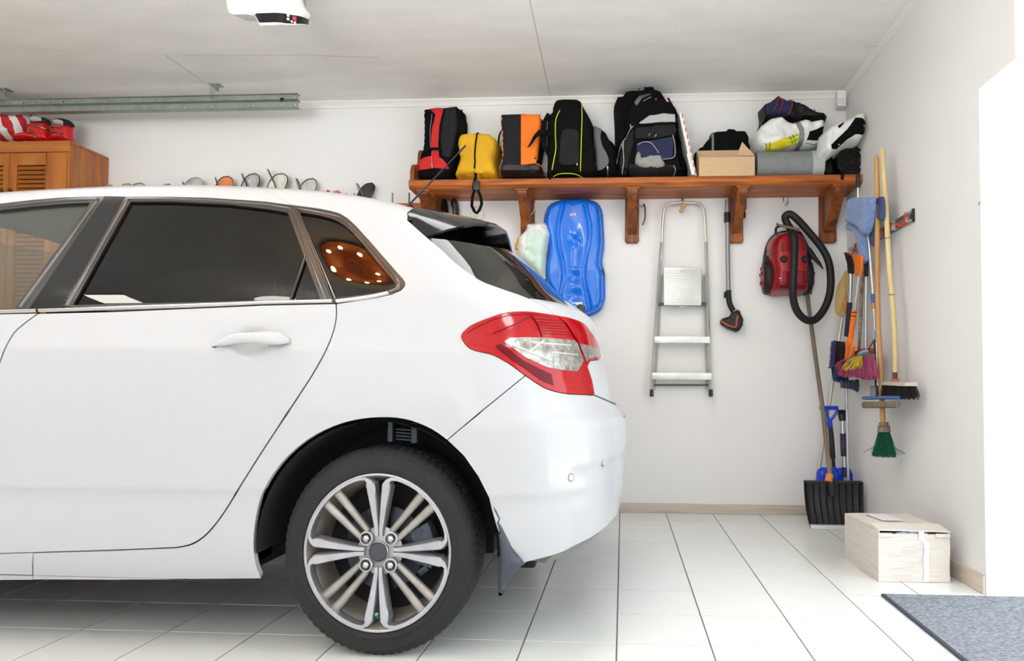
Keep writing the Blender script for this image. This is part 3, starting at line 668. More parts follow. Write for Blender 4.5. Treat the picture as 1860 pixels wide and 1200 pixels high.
# dark backing strips that put the shade of the panel gaps into colour
sl = MB()
for pts in (gapD+[(320, 995), (200, 1002), (0, 1006)], frontD, bumpseam, [(812, 799), (830, 785)], shut, shut2, splitP, lightP[i954:]): ribbon(D(pts), .012, -.011, sl)
ribbon(f_line, .012, -.011, sl); ribbon([(1.0, .706), (1.199, .702)], .014, -.012, sl)
tag(sl.build('gap_backing', DARK, car), kind='stuff')
tb = MB()
R_ = []
for zn in np.linspace(1.47, 1.56, 4): R_.append([tuple(S(u_at(RX-.004, zn), zn)-np.array([0, -.006, .006]))+() for _ in (0,)]+[tuple(S(u_at(RX+.02, zn), zn)-np.array([0, -.006, .006]))])
tb.loft(R_, close=False, caps=False).build('roof_seal', DARK, car)
# handle -----------------------------------------------------------------------
hl = D(resample([(384, 631), (392, 625), (410, 619), (430, 617), (460, 614), (495, 612), (515, 614), (526, 618)], 7, False)); 
cen = np.array(D([(385, 628), (400, 624.5), (420, 622.5), (440, 621), (460, 620.5), (480, 620), (500, 620), (515, 620), (527, 620)]))
hw_ = [.004, .0125, .0165, .0165, .0160, .0180, .0205, .0195, .008]; hoff = [.004, .012, .020, .027, .030, .030, .027, .022, .008]
q = np.array(smoothline(cen, 4)); k9 = np.linspace(0, 8, len(q)); HW = np.interp(k9, range(9), hw_); HO = np.interp(k9, range(9), hoff)
R_ = []
for (u, z), a, b in zip(q, HW, HO):
    N = SN(u, z); r = []
    for t in np.linspace(0, 2*PI, 15)[:-1]:
        P = S(u, z+a*math.cos(t)*1.0); r.append(tuple(P+N*(b+(.009*math.sin(t)*(a/.016) if math.sin(t) > 0 else .012*math.sin(t)))))
    R_.append(r)
hd = MB().loft(R_).build('door_handle', PAINT, rd, sharp=70)
mb = MB()
for k in (3, len(R_)-6):
    c = np.mean(R_[k], 0); N = SN(*q[k]); mb.tube([tuple(c-N*.035), tuple(c)], .009, 8)
mb.build('handle_mount', DARK, rd)
# spoiler ------------------------------------------------------------------------
sp = MB(); R_ = []
half = .612
for t in np.linspace(-1, 1, 41):
    y = CYC+half*t; a = abs(t); Yw = CYC-half*a; xf = RX+.004
    zs = np.linspace(1.30, 1.578, 140); PP = S(np.array([u_at(xf, z_) for z_ in zs[::7]]), zs[::7]); zt = float(np.interp(Yw, PP[:, 1], PP[:, 2])) 
    top = zt+.022*(1-a**2)
    bx = float(np.interp(a, [0, .5, .8, .93, 1], [-.50, -.52, -.578, -.63, -.682])); bz = float(np.interp(a, [0, .25, .5, .65, .8, .93, 1], [1.488, 1.478, 1.452, 1.43, 1.402, 1.37, 1.334]))
    c_ = .016*(1-a**3)
    R_.append([(xf, y, top), (xf+(bx-xf)*.3, y, top*.72+bz*.28+c_*.7), (xf+(bx-xf)*.65, y, top*.38+bz*.62+c_*.8), (bx-.010, y, bz+.008), (bx, y, bz), (bx-.004, y, bz-.009), (bx-.03, y, bz-.016), (xf+(bx-xf)*.5, y, min(bz-.02, top*.5+bz*.5-.03)), (xf+.02, y, top-.055), (xf-.01, y, top-.05)])
sp.loft(R_).build('roof_spoiler', BLACKP, car, sharp=50)
mb = MB().tube([(-.60, CYC+y, 1.478-.10*(y/.6)**2) for y in (-.2, -.1, 0, .1, .2)], .008, 8); mb.build('brake_light', M('lamp_smoke', (90, 60, 60), .1), car)
# wiper cap and aerial
wc = at(1052, 562, Y=3.02)
mb = MB(); mb.lathe([(0, -.0), (.020, 0), (.024, .012), (.020, .03), (.014, .042), (0, .046)], (0, 0, 0), 'z', 16, mod=lambda i, k, r, h: (r*(1+.12*(k % 2)) if 0 < i < 5 else r, h))
Rm = Matrix.Rotation(math.radians(28), 3, 'Y'); mb.v = [tuple(Rm @ Vector(v)+Vector((wc.x-.005, 3.02, wc.z-.02))) for v in mb.v]; mb.build('wiper_pivot', PLAST, car)
mb = MB(); A = at(742, 373, Y=2.75); B = at(846, 264, Y=2.75); d = (B-A)
mb.tube([A-d*.04, A, A+d*.5, A+d*.86, A+d*.87, B], [.006, .0045, .0032, .0028, .0045, .0042], 8); mb.build('antenna', PLAST, car)
# wheels ----------------------------------------------------------------------
ALLOY3 = M('alloy_tube', (164, 158, 154), .4, metal=.7, noise_=(25, .12))
def make_wheel(cx, yf, sgn, parent):
    """yf: outer face; sgn +1 = the wheel body extends to +Y"""
    SZ = 1.052; R = .3035; cz = R*SZ-.001; c = (cx, yf, cz)
    W = parent
    def L(mb): 
        if sgn < 0: mb.v = [(x, 2*yf-y, z) for x, y, z in mb.v]
        return mb
    tyre = [(.226, .012), (.232, .0), (.245, -.003), (.252, .001), (.262, .001), (.280, .006), (.2835, .010), (.288, .012), (.296, .020), (.3015, .030), (.3035, .045), (.3035, .062), (.299, .064), (.299, .070), (.3035, .072), (.3035, .098), (.299, .100), (.299, .106), (.3035, .108), (.3035, .160), (.3, .18), (.28, .198), (.24, .2), (.222, .19)]
    def md(i, k, r, h): 
        if i in (8, 9, 10, 11) and k % 3 == 0: return r-.0035, h
        if i in (13, 14, 15, 18) and k % 3 == 1: return r-.004, h
        return r, h
    hub = L(MB().lathe(tyre, c, 'y', 216, SZ, close=True, mod=md)).build('wheel', RUBBER, W, sharp=25)
    rim = [(.2295, .012), (.2295, .004), (.226, -.001), (.221, .000), (.2185, .008), (.212, .03), (.205, .06), (.198, .10), (.19, .17), (.2, .175), (.2, .15)]
    L(MB().lathe(rim, c, 'y', 96, SZ)).build('rim_barrel', ALLOY2, hub, sharp=40)
    L(MB().lathe([(.229, .003), (.2275, -.0015), (.2235, -.002), (.2205, .001)], c, 'y', 96, SZ)).build('rim_lip', ALLOY, hub)
    def P(r, a, y): return (cx+r*math.cos(a), yf+y, cz+r*math.sin(a)*SZ)
    # four closed loops: spoke up one axis, along the lip, and back down the next axis
    for qd in range(4):
        base = PI/2*qd; path = []
        def off(r): return .0065+.0215*((r-.06)/.155)**1.1 if r > .06 else .0065
        s = [(r, math.asin(off(r)/r)) for r in np.linspace(.046, .196, 9)]
        a1 = math.asin(off(.196)/.196)
        arc = [(.207, a1+.015), (.2155, a1+.06), (.219, a1+.14)]+[(.2195, a) for a in np.linspace(a1+.22, PI/2-a1-.22, 9)]+[(.219, PI/2-a1-.14), (.2155, PI/2-a1-.06), (.207, PI/2-a1-.015)]
        path = s+arc+[(r, PI/2-a) for r, a in s[::-1]]
        pts = [np.array([r*math.cos(a+base), r*math.sin(a+base)]) for r, a in path]; rr = [r for r, a in path]; R_ = []
        for i, p in enumerate(pts):
            t = pts[min(i+1, len(pts)-1)]-pts[max(i-1, 0)]; t /= np.linalg.norm(t); n = np.array([-t[1], t[0]])
            on = s[0][0] <= rr[i] <= .2; hw = (.006+.0078*(rr[i]-.046)/.15) if (i < 9 or i >= len(pts)-9) else (.0085 if i in (9, len(pts)-10) else .0055)
            dy = -.001+.016*(1-min(1, (rr[i]-.03)/.17)) 
            sec = [(-hw*1.05, dy+.004), (-hw*.8, dy), (hw*.8, dy), (hw*1.05, dy+.004), (hw*1.35, dy+.032), (-hw*1.35, dy+.032)]
            R_.append([(cx+p[0]+n[0]*a, yf+h, cz+(p[1]+n[1]*a)*SZ) for a, h in sec])
        L(MB().loft(R_)).build('spoke', ALLOY, hub, sharp=30)
        ad = base+PI/4; dv = np.array([math.cos(ad), math.sin(ad)]); nv = np.array([-dv[1], dv[0]])
        for sg in (-1, 1):
            R_ = []
            for r in np.linspace(.066, .213, 9):
                o = sg*(.0145+.0095*(r-.066)/.147); cpt = dv*r+nv*o; w_ = .0085+.0045*(r-.066)/.147; dy = .016-.004*(r/.2)
                R_.append([(cx+cpt[0]+nv[0]*w_*math.cos(t)*1.15, yf+dy+.013-(.013*math.sin(t) if math.sin(t) > 0 else .010*math.sin(t)), cz+(cpt[1]+nv[1]*w_*math.cos(t)*1.15)*SZ) for t in np.linspace(0, 2*PI, 13)[:-1]])
            L(MB().loft(R_)).build('spoke', ALLOY3, hub, sharp=60)
        bc = dv*.054
        L(MB().lathe([(.021, .03), (.021, .010), (.0195, .0085), (.0165, .0085), (.0165, .028)], (cx+bc[0], yf, cz+bc[1]*SZ), 'y', 24, SZ)).build('bolt_recess', ALLOY, hub)
        L(MB().lathe([(0, .002), (.006, .003), (.010, .006), (.0125, .012), (.0125, .03)], (cx+bc[0], yf, cz+bc[1]*SZ), 'y', 6, SZ)).build('wheel_bolt', M('bolt_chrome', (190, 192, 196), .2, metal=.9), hub)
    L(MB().lathe([(.031, .03), (.031, .012), (.0285, .009), (.0275, .011), (.0275, .04)], c, 'y', 48, SZ)).build('hub_ring', ALLOY, hub)
    L(MB().lathe([(0, .009), (.024, .0095), (.0272, .012), (.0272, .02)], c, 'y', 48, SZ)).build('hub_cap', M('cap_dark', (44, 46, 54), .35, coat=.3), hub)
    L(MB().lathe([(.07, .034), (.07, .030), (.045, .024), (.03, .022), (.03, .05)], c, 'y', 48, SZ)).build('hub_plate', ALLOY3, hub)
    L(MB().lathe([(.02, .066), (.06, .062), (.125, .072), (.125, .084), (.02, .084)], c, 'y', 48, SZ)).build('brake_disc', M('disc', (60, 62, 68), .4, metal=.8), hub)
    L(MB().lathe([(.02, .12), (.19, .12), (.19, .125), (.02, .125)], c, 'y', 48, SZ)).build('dust_shield', DARK, hub)
    cal = MB(); R_ = []
    for a in np.linspace(-.32, .52, 8): R_.append([P(.10, a, .045), P(.165, a, .04), P(.172, a, .075), P(.165, a, .11), P(.10, a, .11)])
    cal.loft(R_); cal.tube([P(.135, -.55, .06), P(.15, -.35, .06)], .012, 8); cal.tube([P(.12, .1, .032), P(.12, .1, .05)], .016, 10); L(cal).build('brake_caliper', M('caliper', (70, 76, 88), .5, metal=.3, noise_=(40, .3)), hub)
    L(MB().tube([P(.190, -PI/2, .02), P(.176, -PI/2, .002)], [.005, .0055], 8)).build('valve', M('valve_teal', (70, 140, 125), .4), hub)
    return hub
make_wheel(-.744, 2.146, 1, car)
make_wheel(-.744, 2*CYC-2.146, -1, car)
make_wheel(FWX, 2.146, 1, car)
make_wheel(FWX, 2*CYC-2.146, -1, car)
# wheel housings: black tubs behind the arches
def tub(cx, R0, y0, y1, s=1, a0=-.05, a1=PI+.05):
    mb = MB(); R_ = []
    for a in np.linspace(a0, a1, 30):
        R_.append([(cx+R0*math.cos(a), y0, .33+R0*math.sin(a)*1.04), (cx+(R0+.004)*math.cos(a), (y0+y1)/2, .33+(R0+.004)*math.sin(a)*1.04), (cx+(R0-.03)*math.cos(a), y1, .33+(R0-.03)*math.sin(a)*1.04), (cx+.1*math.cos(a), y1, .33+.1*math.sin(a))])
    mb.loft(R_, close=False, caps=False); 
    for q in (0, -1): pass
    return mb
LIN = M('arch_liner', (24, 24, 26), .85, bump=(60, .3))
for cx, nm in ((-.745, 'wheel_arch_liner'), (FWX, 'wheel_arch_liner')):
    m_ = tub(cx, .372, 2.136, 2.46); m_.build(nm, LIN, car, sharp=60); m_.v = [(a, 2*CYC-b, c) for a, b, c in m_.v]; m_.build(nm, LIN, car, sharp=60)
mb = MB(); a_ = px3([(712, 770), (752, 772), (755, 803), (716, 800)], Y=2.22)
for k in range(4): y_ = 2.20; p1 = at(720, 779+k*6, Y=y_); p2 = at(748, 781+k*6, Y=y_); mb.tube([p1, p2], .003, 6)
mb.box(at(710, 800, Y=2.23), at(713, 765, Y=2.20)).box(at(752, 803, Y=2.23), at(757, 768, Y=2.20)); mb.build('liner_grille', M('liner_dark', (38, 46, 56), .5), car)
ubm = MB().box((-4.0, 2.40, .20), (-1.25, 2*CYC-2.40, .26)).box((-2.4, 2.17, .22), (-1.25, 2.5, .27)).box((-2.4, 2*CYC-2.5, .22), (-1.25, 2*CYC-2.17, .27)).box((-.46, 2.7, .33), (-.2, 2*CYC-2.7, .46)).box((-1.26, 2.5, .24), (-.45, 2*CYC-2.5, .62)).box((-3.9, 2.42, .26), (-2.95, 2*CYC-2.42, .9))
ubm.tube([(-.9, 2.30, .30), (-.9, 3.7, .30)], .035, 8).tube([(-1.5, 3.3, .30), (-.3, 3.4, .32)], .03, 8).box((-.36, 2.3, .24), (-.28, 2.5, .40), .01)
ubm.build('underbody', DARK, car)
# mud flap
mfp = px([(886, 903), (899, 907), (905, 925), (915, 960), (928, 998), (951, 1026), (934, 1043), (921, 1060), (912, 1084), (903, 1087), (902, 1062), (905, 1010), (899, 955)], 2.125)
pf = Puff(mfp, 2.15, .03, R=.05, p=2.2, smooth=False); pf.build('mud_flap', M('mud_flap', (58, 64, 76), .5), car, step=.012, back=.4)
# interior: seats, far trim
SEAT = M('seat_cloth', (40, 38, 37), .9, bump=(200, .2))
for cx in (-2.78, -1.55):
    for cy in (2.62, 3.42):
        s = MB(); 
        s.loft([[(cx+dx+.16*(z-.5), cy+wy*math.cos(t), z) if 0 else (cx+.20*(z-.5)+.06*math.sin(t), cy+wy*math.cos(t), z) for t in np.linspace(0, 2*PI, 13)[:-1]] for z, wy, dx in ((.45, .22, 0), (.8, .25, 0), (1.0, .23, 0), (1.1, .17, 0))])
        s.loft([[(cx+.20*(z-.5)+.05*math.sin(t), cy+wy*math.cos(t), z) for t in np.linspace(0, 2*PI, 13)[:-1]] for z, wy in ((1.15, .09), (1.19, .13), (1.28, .135), (1.34, .10))])
        s.tube([(cx+.12, cy-.05, 1.08), (cx+.135, cy-.05, 1.2)], .007, 6).tube([(cx+.12, cy+.05, 1.08), (cx+.135, cy+.05, 1.2)], .007, 6)
        s.box((cx-.45, cy-.24, .33), (cx+.02, cy+.24, .5), .04)
        s.build('seat', SEAT, car, sharp=60)

# ------------------------------------------------------------------ the long shelf and what stands on it
SZT, SZB = 2.118, 2.062          # top and underside of the shelf board
SF = 4.385                       # front edge
xl, xr = at(742, 332, Y=SF).x, at(1568, 325, Y=SF).x
xr = min(xr, XR-.004)
shelf = thing('wall_shelf', 'long orange-brown wooden shelf with five brackets full of bags', 'shelf', ((xl+xr)/2, YW, SZB))
mb = MB(); R_ = []
for x in (xl, xr):
    R_.append([(x, YW-.001, SZT), (x, SF+.010, SZT), (x, SF+.003, SZT-.004), (x, SF, SZT-.012), (x, SF+.002, SZB+.018), (x, SF+.010, SZB+.010), (x, SF+.018, SZB), (x, YW-.001, SZB)])
mb.loft(R_); mb.build('shelf_board', PINE, shelf, sharp=30)
# scrolled end board standing on the left end
ep = [(4.40, SZT), (YW-.002, SZT)]
A = [(4.40, 2.175), (4.425, 2.215), (4.455, 2.235), (4.505, 2.245), (4.545, 2.262), (4.56, 2.30), (4.57, 2.345), (4.60, 2.375), (4.66, 2.385), (YW-.002, 2.385)]
MB().prism([(4.40, SZT)]+smoothline(A, 3)+[(YW-.002, SZT)], (xl+.004, xl+.03), 'x').build('end_board', PINEV, shelf, sharp=30)
BR = []
for pxx, wpx in ((788, 26), (958, 27), (1148, 27), (1337, 26), (1504, 33)):
    c = at(pxx, 400, Y=YW-.03).x; hw = .046 if pxx != 1504 else .054; zb = at(pxx, 441 if pxx > 900 else 440, Y=YW-.03).z
    pb = MB(); R_ = []
    P_ = [(c-hw, SZB-.001), (c-hw, zb+.014), (c-hw+.012, zb), (c+hw-.012, zb), (c+hw, zb+.014), (c+hw, SZB-.001)]
    pb.loft([[(x, YW-.0005, z) for x, z in P_], [(x, YW-.026, z) for x, z in P_], [(c+(x-c)*.88, YW-.032, SZB-.001+(z-SZB)*.975) for x, z in P_]]).build('wall_plate', PINEV, shelf, sharp=30)
    prof = smoothline([(4.415, SZB-.001), (4.418, SZB-.030), (4.445, SZB-.060), (4.50, SZB-.105), (4.555, SZB-.16), (4.60, SZB-.20), (4.635, SZB-.225), (4.66, SZB-.238), (YW-.031, SZB-.236)], 3)
    k = [(y, z) for y, z in prof]+[(YW-.031, SZB-.001)]
    b = MB(); h2 = hw*.62
    b.prism(k, (c-h2, c+h2), 'x'); b.build('bracket_brace', PINEV, shelf, sharp=40)
    MB().box((c-h2-.012, 4.405, SZB-.012), (c+h2+.012, YW-.03, SZB-.001), .003).build('bracket_cleat', PINE, shelf)
    BR.append(c)
BLK = M('cloth_black', (12, 12, 13), .9, bump=(70, .5), spec=.15, noise_=(9, .3)); BLK2 = M('cloth_charcoal', (38, 38, 40), .9, bump=(90, .4), spec=.15); RED = M('cloth_red', (196, 26, 28), .75, bump=(60, .3)); 
YEL = M('cloth_yellow', (222, 170, 18), .75, bump=(50, .35), noise_=(8, .12)); ORA = M('cloth_orange', (246, 120, 14), .7, bump=(50, .2), noise_=(7, .1)); LIME = M('piping_lime', (205, 220, 20), .6); GRY = M('cloth_grey', (104, 103, 106), .85, bump=(80, .2)); NAVY = M('cloth_navy', (24, 30, 66), .8, bump=(70, .3))
LGR = M('cloth_light_grey', (178, 180, 178), .8, bump=(60, .3)); WHP = M('plastic_bag_white', (228, 229, 226), .35, bump=(26, .5)); PIPG = M('piping_grey', (176, 178, 180), .6); MET = M('metal_puller', (190, 188, 180), .3, metal=.8)
BUC = M('buckle_black', (16, 16, 17), .4)
YB_ = 4.67; PYF = 4.46
def P(l, Y=PYF): return px(l, Y)
def standing(o, z=SZT+.001):
    """keep the outline's foot on the shelf board"""
    return [(x, max(zz, z)) for x, zz in o]
def bag(name, label, cat, outline, mat, D=.2, yb=YB_, R=.05, p=2.6, wr=.010, ws=14, group='bags along the wall shelf', seed=0, body='body', smooth=True, back=.0, step=None, z=SZT+.001):
    o = [(min(a, XR-.004), b) for a, b in standing(P(outline, yb-D*.8), z)]; q = np.array(o); t = thing(name, label, cat, (float(q[:, 0].mean()), yb-D/2, float(q[:, 1].min())), group)
    pf = Puff(o, yb, D, R=R, p=p, wr=wr, ws=ws, seed=seed, smooth=smooth); pf.o = [(min(a, XR-.004), b) for a, b in standing(pf.o, z)]; pf.build(body, mat, t, back=back, step=step); pf.Y = yb-D*.8; return t, pf
def pan(pf, name, l, mat, t, off=.007, smooth=False, th=.012, z=SZT+.0012, **k): return pf.panel(name, standing(px(l, pf.Y), z), mat, t, off=off, smooth=smooth, th=th, **k)
def lin(pf, l, r=.003, mb=None, off=.003, seg=6): mb = mb or MB(); return pf.line(px(l, pf.Y), mb, r, off, 5, seg)
def puller(pf, l, t, r=.0045): lin(pf, l, r).build('zip_puller', MET, t)
# 1 red and black boot bag
t, b = bag('boot_bag', 'tall black boot bag with red centre stripe at the shelf end', 'bag', [(749, 328), (749, 316), (757, 298), (764, 280), (767, 245), (766, 215), (767, 197), (778, 194), (792, 192), (806, 192), (822, 191), (833, 190), (838, 198), (838, 225), (834, 255), (828, 280), (823, 300), (819, 320), (813, 327), (780, 332), (758, 331)], BLK, D=.18, R=.05, seed=1, z=SZT+.001)
pan(b, 'side_panel', [(812, 202), (830, 198), (832, 230), (826, 262), (819, 288), (806, 286), (803, 250), (808, 222)], BLK2, t, off=.006)
pan(b, 'red_stripe', [(778, 196), (808, 193), (807, 206), (801, 232), (799, 262), (800, 290), (786, 292), (786, 262), (788, 236), (794, 212), (786, 204)], RED, t, off=.006)
pan(b, 'red_toe', [(754, 315), (758, 302), (768, 292), (786, 287), (803, 290), (813, 300), (815, 309), (790, 309), (768, 312)], RED, t, off=.008, smooth=True)
h = MB(); q = px([(766, 290), (772, 280), (785, 275), (800, 275), (807, 279)], b.Y); ys = b.y(np.array(q)); h.tube([(x, y-d, z) for (x, z), y, d in zip(smoothline(q, 1), ys, (.004, .02, .028, .02, .004))], .008, 8); h.build('carry_handle', BLK, t)
lin(b, [(787, 288), (788, 300), (789, 308)], .0022, off=.012).build('zip_puller', MET, t); lin(b, [(836, 196), (839, 215), (838, 236)], .006, off=.002).build('side_strap', BLK, t); lin(b, [(788, 212), (785, 240), (785, 275)], .0012, off=.009).build('piping', PIPG, t)
# 2 yellow bag
t, b = bag('drawstring_bag', 'yellow bag with black centre zip and hanging buckle strap', 'bag', [(824, 321), (826, 306), (831, 290), (829, 270), (828, 255), (833, 243), (850, 239), (868, 237), (888, 240), (901, 250), (904, 270), (899, 288), (901, 300), (905, 321), (885, 324), (865, 324), (840, 323)], YEL, D=.18, R=.05, wr=.02, ws=9, seed=2)
lin(b, [(868, 238), (866, 262), (865, 290), (864, 312)], .0055, off=.002).build('zip', BLK, t)
s = MB(); yb_ = SF-.012
w1 = px3([(864, 314), (864, 322), (861, 332), (860, 345)], Y=yb_); s.tube(w1, .010, 6, flat=.25, updir=(0, 1, 0))
s.tube(px3([(862, 345), (858, 358), (857, 374), (862, 384), (866, 387), (871, 381), (875, 370), (873, 357), (868, 345)], Y=yb_), .0095, 8, flat=.3, updir=(0, 1, 0)); s.build('hanging_strap', BLK, t)
a_ = at(860, 345, Y=yb_-.004); b_ = at(871, 328, Y=yb_-.004); MB().box((a_.x, yb_-.012, a_.z), (b_.x, yb_+.008, b_.z), .004).build('buckle', BUC, t)
lin(b, [(864, 310), (863, 318)], .003, off=.006).build('zip_puller', MET, t)
# 3 black and orange bag
t, b = bag('sports_bag', 'upright bag split black and orange down the middle', 'bag', [(906, 320), (908, 300), (911, 280), (911, 250), (909, 225), (908, 207), (925, 207), (946, 206), (965, 207), (985, 207), (987, 225), (986, 245), (982, 268), (978, 290), (986, 303), (989, 320)], BLK2, D=.18, R=.03, p=3, wr=.006, seed=3, smooth=False)
pan(b, 'orange_panel', [(948, 208.5), (982, 209), (984, 230), (983, 248), (979, 270), (975, 300), (948, 303)], ORA, t, off=.009)
pan(b, 'mesh_pocket', [(910, 306), (925, 303), (950, 304), (975, 303), (986, 305), (988, 319), (909, 319)], M('mesh_black', (40, 38, 38), .5, noise_=(30, .6), bump=(90, .4)), t, off=.010)
for l in ([(909, 209), (912, 240), (914, 270), (916, 288)], [(911, 303), (908, 312), (910, 319)], [(976, 301), (985, 305), (988, 318)]): lin(b, l, .0028, off=.009).build('orange_piping', ORA, t)
lin(b, [(909, 217), (901, 232), (899, 250), (902, 262), (911, 268)], .006, off=.012).build('shoulder_strap', BLK, t)
# 4 black backpack with lime piping
t, b = bag('backpack', 'tall black backpack with lime yellow piping', 'backpack', [(991, 320), (991, 300), (990, 275), (991, 250), (990, 228), (992, 210), (999, 203), (1002, 190), (1008, 180), (1030, 177), (1054, 179), (1062, 192), (1068, 202), (1075, 210), (1079, 235), (1084, 262), (1087, 290), (1087, 320), (1060, 321), (1030, 320)], BLK, D=.21, R=.05, wr=.008, seed=4)
for l in ([(1018, 205), (1011, 222), (1010, 250), (1011, 272), (1008, 292), (1004, 312)], [(1057, 190), (1058, 215), (1057, 250), (1056, 285), (1055, 314)], [(1009, 180), (1022, 177), (1040, 176), (1055, 180)], [(1005, 319), (1020, 316), (1040, 316), (1060, 320)]): lin(b, l, .0030, off=.006).build('lime_piping', LIME, t)
pan(b, 'front_pocket', [(1024, 243), (1050, 243), (1052, 270), (1050, 300), (1020, 302), (1018, 280)], BLK2, t, off=.012, smooth=True)
puller(b, [(1049, 288), (1049, 304)], t)
# strap flap leaning left, over the orange bag
s = MB(); yy = 4.44
s.tube(px3([(1002, 245), (990, 240), (980, 240), (972, 248), (962, 264), (958, 268)], Y=yy), [.018, .020, .016, .012, .006, .002], 8, flat=.5, updir=(0, 1, 0)); s.tube(px3([(996, 206), (990, 220), (986, 240), (988, 262), (998, 285)], Y=yy+.03), [.01, .016, .02, .016, .01], 8, flat=.5, updir=(0, 1, 0))
s.build('shoulder_strap', BLK, t)
s = MB().tube(px3([(998, 300), (999, 318), (999, 326)], Y=SF-.006), .006, 6, flat=.4, updir=(0, 1, 0)); s.build('loose_strap', BLK, t)
# 5 grey and black bag
t, b = bag('daypack', 'low black daypack with grey side panel behind the lime piped backpack', 'backpack', [(1082, 320), (1078, 290), (1074, 258), (1075, 226), (1090, 229), (1102, 238), (1108, 250), (1118, 260), (1124, 285), (1124, 320), (1100, 320)], BLK, D=.20, R=.05, seed=5, yb=4.69)
pan(b, 'grey_panel', [(1078, 228), (1090, 231), (1094, 236), (1091, 252), (1094, 268), (1102, 282), (1106, 296), (1101, 306), (1088, 312), (1082, 300)], GRY, t, off=.006, smooth=True); puller(b, [(1104, 305), (1104, 318)], t)
# 6 big black backpack
t, b = bag('hiking_backpack', 'large plain black backpack reaching the ceiling behind others', 'backpack', [(1118, 320), (1117, 280), (1116, 230), (1115, 180), (1128, 168), (1142, 160), (1158, 157), (1166, 156), (1174, 152), (1190, 154), (1204, 164), (1214, 174), (1224, 184), (1234, 205), (1240, 240), (1248, 280), (1258, 300), (1264, 320)], BLK, D=.14, R=.05, yb=4.70, wr=.012, seed=6)
lin(b, [(1160, 160), (1164, 152), (1170, 153), (1172, 162)], .006, off=0).build('top_loop', BLK, t)
lin(b, [(1214, 176), (1226, 184), (1234, 204), (1238, 220)], .006, off=.008).build('side_strap', BLK, t)
# 7 front backpack black and navy
t, b = bag('school_backpack', 'black and navy backpack with light grey band, front of the tallest pack', 'backpack', [(1119, 320), (1119, 300), (1122, 278), (1128, 258), (1138, 244), (1138, 228), (1137, 212), (1143, 190), (1152, 176), (1168, 169), (1190, 167), (1208, 172), (1222, 186), (1232, 206), (1233, 226), (1232, 250), (1236, 280), (1242, 300), (1246, 320), (1210, 320), (1160, 320)], BLK, D=.155, R=.045, yb=4.585, wr=.012, seed=7)
pan(b, 'grey_band', [(1161, 226), (1180, 214), (1205, 210), (1225, 212), (1226, 225), (1200, 226), (1162, 228)], LGR, t, off=.010)
pan(b, 'charcoal_side', [(1128, 318), (1126, 296), (1130, 270), (1138, 250), (1150, 238), (1150, 262), (1142, 290), (1138, 318)], BLK2, t, off=.006)
pan(b, 'navy_pocket', [(1157, 264), (1190, 258), (1222, 252), (1222, 275), (1220, 292), (1200, 293), (1158, 292), (1156, 280)], NAVY, t, off=.012)
pan(b, 'upper_flap', [(1154, 238), (1190, 233), (1226, 230), (1226, 248), (1190, 256), (1154, 256)], BLK2, t, off=.018)
pan(b, 'bottom_roll', [(1142, 303), (1180, 304), (1222, 304), (1224, 319), (1142, 319)], BLK2, t, off=.022)
for l in ([(1150, 234), (1136, 248), (1132, 270), (1133, 296), (1130, 318)], [(1136, 252), (1124, 270), (1119, 300)], [(1221, 250), (1225, 268), (1223, 290), (1203, 293)], [(1158, 268), (1170, 262), (1184, 266), (1196, 282)], [(1222, 304), (1226, 312), (1224, 319)]): lin(b, l, .0024, off=.017).build('grey_piping', PIPG, t)
for l in ([(1130, 262), (1131, 274)], [(1225, 232), (1226, 240)], [(1145, 228), (1146, 236)]): puller(b, l, t, .0045)
b.line(px([(1190, 184), (1192.5, 185)], b.Y), MB(), .007, .004).build('red_badge', M('red_badge', (214, 20, 30), .5), t)
pan(b, 'grey_patch', [(1152, 190), (1160, 176), (1174, 172), (1182, 170), (1180, 176), (1166, 182), (1156, 196)], GRY, t, off=.008)
lin(b, [(1168, 188), (1176, 184), (1182, 181)], .0025, off=.012).build('logo_mark', MET, t)
for q in ((1179, 250), (1190, 252)): lin(b, [(q[0]-1.5, q[1]+2), (q[0]+1.5, q[1]-2)], .0030, off=.026).build('logo_mark', MET, t)
# grey cloth tucked in its pocket
o = px([(1154, 286), (1158, 274), (1164, 276), (1166, 284), (1184, 280), (1200, 280), (1203, 288), (1207, 292), (1206, 303), (1180, 305), (1160, 301), (1154, 295)], 4.40)
mb_ = Puff(o, 4.425, .03, R=.02, wr=.012, ws=30, seed=9).build('folded_cloth', M('cloth_dove', (150, 149, 146), .85, bump=(90, .3))); tag(mb_, 'crumpled grey cloth tucked in navy backpack pocket', 'cloth')
# 8 white boards leaning
for k, (l, lab) in enumerate((([(1233, 202), (1240, 203), (1266, 318), (1258, 318)], 'tall white board with red dashes leaning on black backpack'), ([(1247, 280), (1250, 280), (1262, 318), (1256, 318)], 'short white card slat before the red dashed board'))):
    o = standing(P(l, 4.42)); bd_ = MB(); y0 = 4.43-k*.022
    t = thing('game_board', lab, 'board', (o[2][0], y0+.05, SZT))
    MB().prism(o, (y0, y0+(.20 if k == 0 else .02)), 'y').build('board', M('board_white', (232, 230, 224), .5), t)
    if k == 0:
        e0 = np.array(o[1]); e1 = np.array(o[2]); mb = MB()
        for j in range(9):
            a = e0+(e1-e0)*(j/9+.02); c_ = e0+(e1-e0)*(j/9+.085); mb = MB(); mb.tube([(a[0]-.004, y0-.0015, a[1]), (c_[0]-.006, y0-.0015, c_[1])], .0030, 5).build('red_dash', M('red_print', (205, 60, 45), .5), t)
